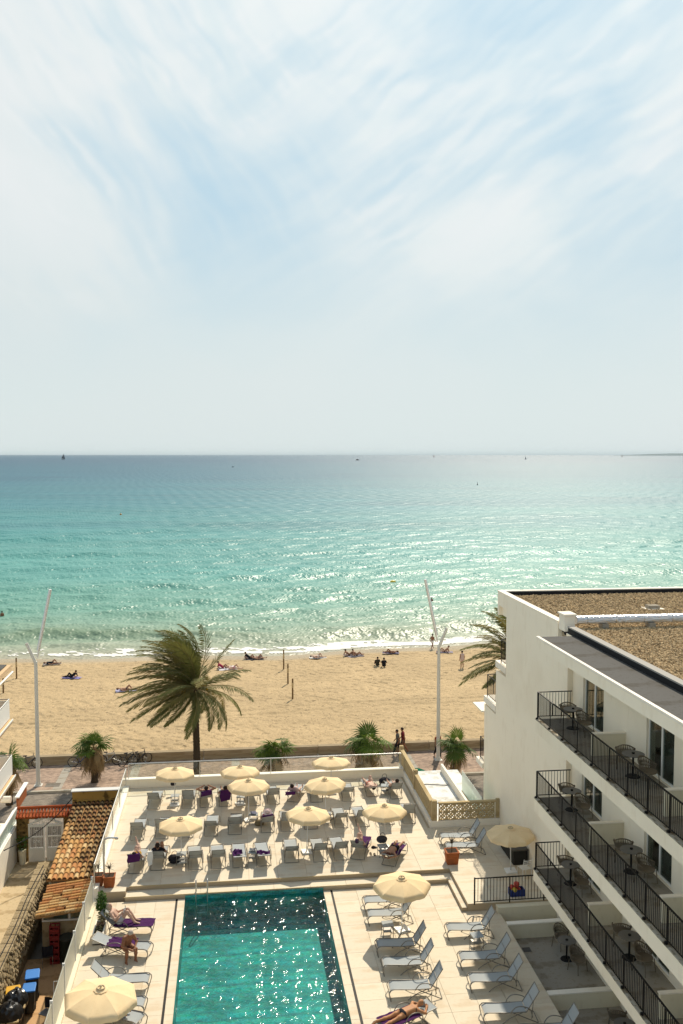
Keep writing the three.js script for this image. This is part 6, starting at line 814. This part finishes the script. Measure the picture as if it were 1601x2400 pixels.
// ───────────── white building at the edge ─────────────
{
  const b = thing('white_apartment_building', 'white building edge with stacked balconies beside the passage', 'building'), X = -11.0, Y = [-1.0, 1.9, 4.83, 7.6];
  part('wall', [box(-20, -12.4, -3.35, 8.2, -46.0, -20)], M.plasterWhite, b);
  for (const [k, ze] of [[1, -46.9], [2, -46.6]]) { const y = Y[k]; part('balcony_slab', box(-12.4, X + 0.12, y - 0.2, y, ze, -20), mat(0.62, 0.43, 0.25, 0.9), b); part('slab_edge', box(X + 0.125, X + 0.16, y - 0.06, y + 0.02, ze - 0.03, -20), M.whitePaint, b); const r = part('balcony_panel', [box(X - 0.03, X, y + 0.06, y + 0.96, ze + 0.02, -20), box(-12.4, X - 0.03, y + 0.06, y + 0.96, ze + 0.02, ze + 0.05)], M.whitePaint, b); part('handrail', [bar([X - 0.015, y + 1.02, ze + 0.03], [X - 0.015, y + 1.02, -20], 0.03, 8), bar([-12.4, y + 1.02, ze + 0.03], [X, y + 1.02, ze + 0.03], 0.03, 8)], M.steel, r); }
  part('roof_slab', box(-20, X + 0.1, 7.3, 7.55, -46.7, -20), mat(0.62, 0.43, 0.25, 0.9), b); part('roof_felt', box(-20, X - 0.1, 7.554, 7.60, -46.6, -20), M.felt, b); part('gutter', bar([X + 0.16, 7.2, -46.7], [X + 0.16, 7.2, -20], 0.05, 8), M.whitePaint, b);
  // ground-floor terrace edge along the passage: low rendered wall, glass band, white rails
  part('terrace_wall', box(-11.55, -11.22, -3.35, -1.35, -49.0, -30), M.plasterWhite, b);
  for (let z = -49; z < -32; z += 2) part('glass_panel', box(-11.36, -11.345, -1.28, -0.62, z + 0.05, z + 1.95), M.frosted2, b);
  part('terrace_rail', [box(-11.42, -11.28, -0.62, -0.54, -49, -30), box(-11.42, -11.28, -1.35, -1.28, -49, -30)], M.whitePaint, b); part('terrace_floor', box(-12.4, -11.55, -1.6, -1.4, -49, -30), M.plasterWhite, b);
  part('red_screen', [box(-11.35, -11.28, -0.75, -0.1, -51.2, -49.1)], M.clay, b); part('screen_cap', box(-11.42, -11.2, -0.1, -0.04, -51.3, -49.05), M.whitePaint, b); part('awning_roll', bar([-14.5, -0.35, -49.8], [-11.75, -0.35, -49.6], 0.18, 12), M.plasterWhite, b);
  part('post', box(-10.98, -10.86, -3.3, 1.68, -33.6, -33.48), mat(0.62, 0.43, 0.25, 0.9), b);
}
// ───────────── things in the yard ─────────────
{
  const Y0 = PROM + 0.012;
  function bin(x, z, c, label, turn, s = 1) { const t = thing('waste_bin', label, 'waste bin', [x, Y0, z], turn); t.scale.setScalar(s); const g = new THREE.CylinderGeometry(0.36, 0.29, 0.92, 4, 1).rotateY(Math.PI / 4).scale(0.9, 1, 1).translate(0, 0.55, 0); part('body', g, M.binBody ??= mat(0.06, 0.055, 0.045, 0.6), t); part('lid', [rbox(0.54, 0.07, 0.6, 0.03, 0, 1.05, 0), rbox(0.5, 0.05, 0.1, 0.02, 0, 1.06, -0.32)], mat(...c, 0.5), t); for (const s2 of [-1, 1]) part('wheel', new THREE.CylinderGeometry(0.1, 0.1, 0.05, 14).rotateZ(1.57).translate(s2 * 0.2, 0.1, -0.26), M.blackMetal, t); part('handle', bar([-0.22, 1.0, -0.38], [0.22, 1.0, -0.38], 0.018), M.blackMetal, t); return t; }
  const at = (px, py, h) => P(px, py, Y0 + h);
  const p1 = at(76, 2283, 1.08), p2 = at(70, 2304, 1.08), p3 = at(42, 2318, 1.08);
  bin(p1.x, p1.z, [0.005, 0.16, 0.52], 'dark waste bin with a blue lid standing at the rubble wall', 0.15); bin(p2.x, p2.z + 0.15, [0.005, 0.15, 0.48], 'smaller blue lidded bin pushed against another bin', 0.1, 0.92); bin(p3.x - 0.15, p3.z + 0.1, [0.62, 0.33, 0.004], 'dark waste bin with a yellow lid along the rubble wall', 0.2);
  function sack(px, py, label, s, seed) { const g = new THREE.IcosahedronGeometry(0.42 * s, 4), p = g.attributes.position; for (let i = 0; i < p.count; i++) { const x = p.getX(i), y = p.getY(i), z = p.getZ(i), n = 0.82 + 0.36 * fbm(x * 6 + seed, y * 6 + z * 5, 3) + 0.06 * Math.abs(Math.sin(9 * (x + z) + seed)); p.setXYZ(i, x * n, y * n * 0.9, z * n); } g.computeVertexNormals(); const t = thing('rubbish_sack', label, 'rubbish sack', at(px, py, 0.9)); part('sack', g.translate(0, 0, 0), mat(0.012, 0.012, 0.013, 0.28), t); part('knot', new THREE.ConeGeometry(0.07, 0.16, 8).rotateX(3.1).translate(0.03, 0.42 * s, 0), mat(0.012, 0.012, 0.013, 0.3), t); return t; }
  sack(38, 2345, 'shiny black rubbish sack on top of a bin beside the yellow lid', 1, 3); sack(22, 2378, 'shiny black rubbish sack bulging out of the bin nearest the yard entrance', 1.1, 8);
  for (const [px, py, l] of [[40, 2352, 'open bin under the black sack beside the yellow lid'], [24, 2385, 'open bin under the bulging black sack']]) { const p = at(px, py, 0.9); const t = thing('open_bin', l, 'waste bin', [p.x, Y0, p.z], 0.15); part('body', new THREE.CylinderGeometry(0.38, 0.31, 0.8, 4, 1, true).rotateY(Math.PI / 4).translate(0, 0.45, 0), M.binBody, t); part('rim', [box(-0.3, 0.3, 0.83, 0.88, 0.24, 0.30), box(0.24, 0.3, 0.83, 0.88, -0.24, 0.24), box(-0.3, 0.3, 0.83, 0.88, -0.30, -0.24), box(-0.3, -0.24, 0.83, 0.88, -0.24, 0.24)], M.sandstone, t); part('wheel', new THREE.CylinderGeometry(0.1, 0.1, 0.4, 12).rotateZ(1.57).translate(0, 0.1, -0.28), M.blackMetal, t); }
  function crate(x, y, z, c, label, group, turn = 0) { const t = thing('plastic_crate', label, 'crate', [x, y, z], turn, group), m = crate[c] ??= mat(...c, 0.5), w = 0.2, d = 0.15, hh = 0.26; part('base', box(-w, w, 0, 0.02, -d, d), m, t); for (const s of [-1, 1]) { part('end', [box(s < 0 ? -w : w - 0.015, s < 0 ? -w + 0.015 : w, 0.02, 0.16, -d, d), box(s < 0 ? -w : w - 0.015, s < 0 ? -w + 0.015 : w, 0.21, hh, -d, d)], m, t); part('side', [box(-w, w, 0.02, 0.10, s < 0 ? -d : d - 0.015, s < 0 ? -d + 0.015 : d), box(-w, w, 0.2, hh, s < 0 ? -d : d - 0.015, s < 0 ? -d + 0.015 : d), box(-w, -w + 0.04, 0.1, 0.2, s < 0 ? -d : d - 0.015, s < 0 ? -d + 0.015 : d), box(w - 0.04, w, 0.1, 0.2, s < 0 ? -d : d - 0.015, s < 0 ? -d + 0.015 : d), box(-0.02, 0.02, 0.1, 0.2, s < 0 ? -d : d - 0.015, s < 0 ? -d + 0.015 : d)], m, t); } return t; }
  for (let i = 0; i < 6; i++) crate(-7.42, Y0 + i * 0.275, -38.25, [0.22, 0.012, 0.012], `red plastic crate, ${ORD[i]} from the ground in the tall yard stack`, 'stacked red crates', rr(-0.04, 0.04));
  for (let i = 0; i < 2; i++) crate(-6.28, Y0 + i * 0.275, -37.6, [0.16, 0.012, 0.012], `${i ? 'upper' : 'lower'} red plastic crate in the low stack by the yard door`, 'low stack of red crates', 0.1);
  const pk = P(141, 2285, Y0 + 1.1); for (let i = 0; i < 4; i++) crate(-6.35, Y0 + i * 0.275, pk.z, [0.013, 0.013, 0.018], `black bottle crate, ${ORD[i]} from the ground under the frosted screen`, 'stacked black crates', 0.05 * i);
  function yardChair(px, py, turn, label, seatC) { const p = P(px, py, Y0), t = thing('stacking_chair', label, 'chair', p, turn); part('seat', rbox(0.44, 0.03, 0.42, 0.015, 0, 0.45, 0), mat(...seatC, 0.6), t); const g = new THREE.CylinderGeometry(0.42, 0.42, 0.42, 14, 1, true, -0.55, 1.1).translate(0, 0.70, -0.21); part('backrest', g, M.darkCloth, t); for (const x of [-0.2, 0.2]) { part('leg', bar([x, 0, -0.2], [x, 0.44, -0.18], 0.012), M.steel, t); part('leg', tube([[x, 0, 0.22], [x, 0.44, 0.2]], 0.012, 4, 5), M.steel, t); } return t; }
  yardChair(110, 2400, 2.6, 'dark stacking chair with grey seat in the sunlit part of the yard', [0.18, 0.18, 0.18]); yardChair(112, 2262, 0.2, 'black chair standing in the dark yard before the red crates', [0.02, 0.02, 0.02]);
  const bb = thing('dark_barrel', 'dark green lidded barrel in the shade beside the red crates', 'barrel', [-6.92, Y0, -38.2]); part('body', new THREE.CylinderGeometry(0.3, 0.27, 1.05, 18).translate(0, 0.525, 0), mat(0.02, 0.024, 0.016, 0.6), bb); part('lid', new THREE.CylinderGeometry(0.32, 0.32, 0.07, 18).translate(0, 1.085, 0), mat(0.03, 0.034, 0.026, 0.5), bb);
  const tr = thing('folding_frame', 'white metal folding frame leaning by the black crates', 'frame', P(128, 2400, Y0)); part('upright', [bar([0, 0, 0.2], [-0.1, 1.35, -0.5], 0.016), bar([0.55, 0, 0.2], [0.45, 1.35, -0.5], 0.016)], M.whitePaint, tr); part('crossbar', [bar([-0.1, 1.35, -0.5], [0.45, 1.35, -0.5], 0.016), bar([-0.05, 0.7, -0.16], [0.5, 0.7, -0.16], 0.014)], M.whitePaint, tr);
  const mr = thing('motor_scooter', 'dark motor scooter parked in the passage beyond the rubble wall', 'scooter', [-10.6, PROM + 0.013, -38.4], 0.1); const dk = mat(0.02, 0.02, 0.022, 0.3); for (const z of [-0.62, 0.62]) { const w = part('wheel', new THREE.TorusGeometry(0.2, 0.06, 8, 20).rotateY(Math.PI / 2).translate(0, 0.26, z), M.membrane, mr); part('hub', new THREE.CylinderGeometry(0.1, 0.1, 0.06, 12).rotateZ(1.57).translate(0, 0.26, z), M.steel, w); } part('body', [rbox(0.34, 0.4, 0.8, 0.12, 0, 0.55, 0.35, 3), rbox(0.36, 0.55, 0.1, 0.05, 0, 0.6, -0.42, 2).rotateX(0.2), rbox(0.3, 0.08, 0.5, 0.03, 0, 0.3, -0.1)], dk, mr); part('seat', rbox(0.3, 0.12, 0.75, 0.05, 0, 0.8, 0.35, 2), M.darkCloth, mr); part('handlebar', [bar([-0.33, 1.02, -0.35], [0.33, 1.02, -0.35], 0.02), bar([0, 0.6, -0.5], [0, 1.02, -0.38], 0.03)], dk, mr); part('headlight', new THREE.SphereGeometry(0.09, 12, 8).translate(0, 0.95, -0.5), M.glass, mr);
}
scene.fog = new THREE.FogExp2(new THREE.Color().setRGB(0.66, 0.78, 0.84), 0.00002);
renderer.render(scene, camera);
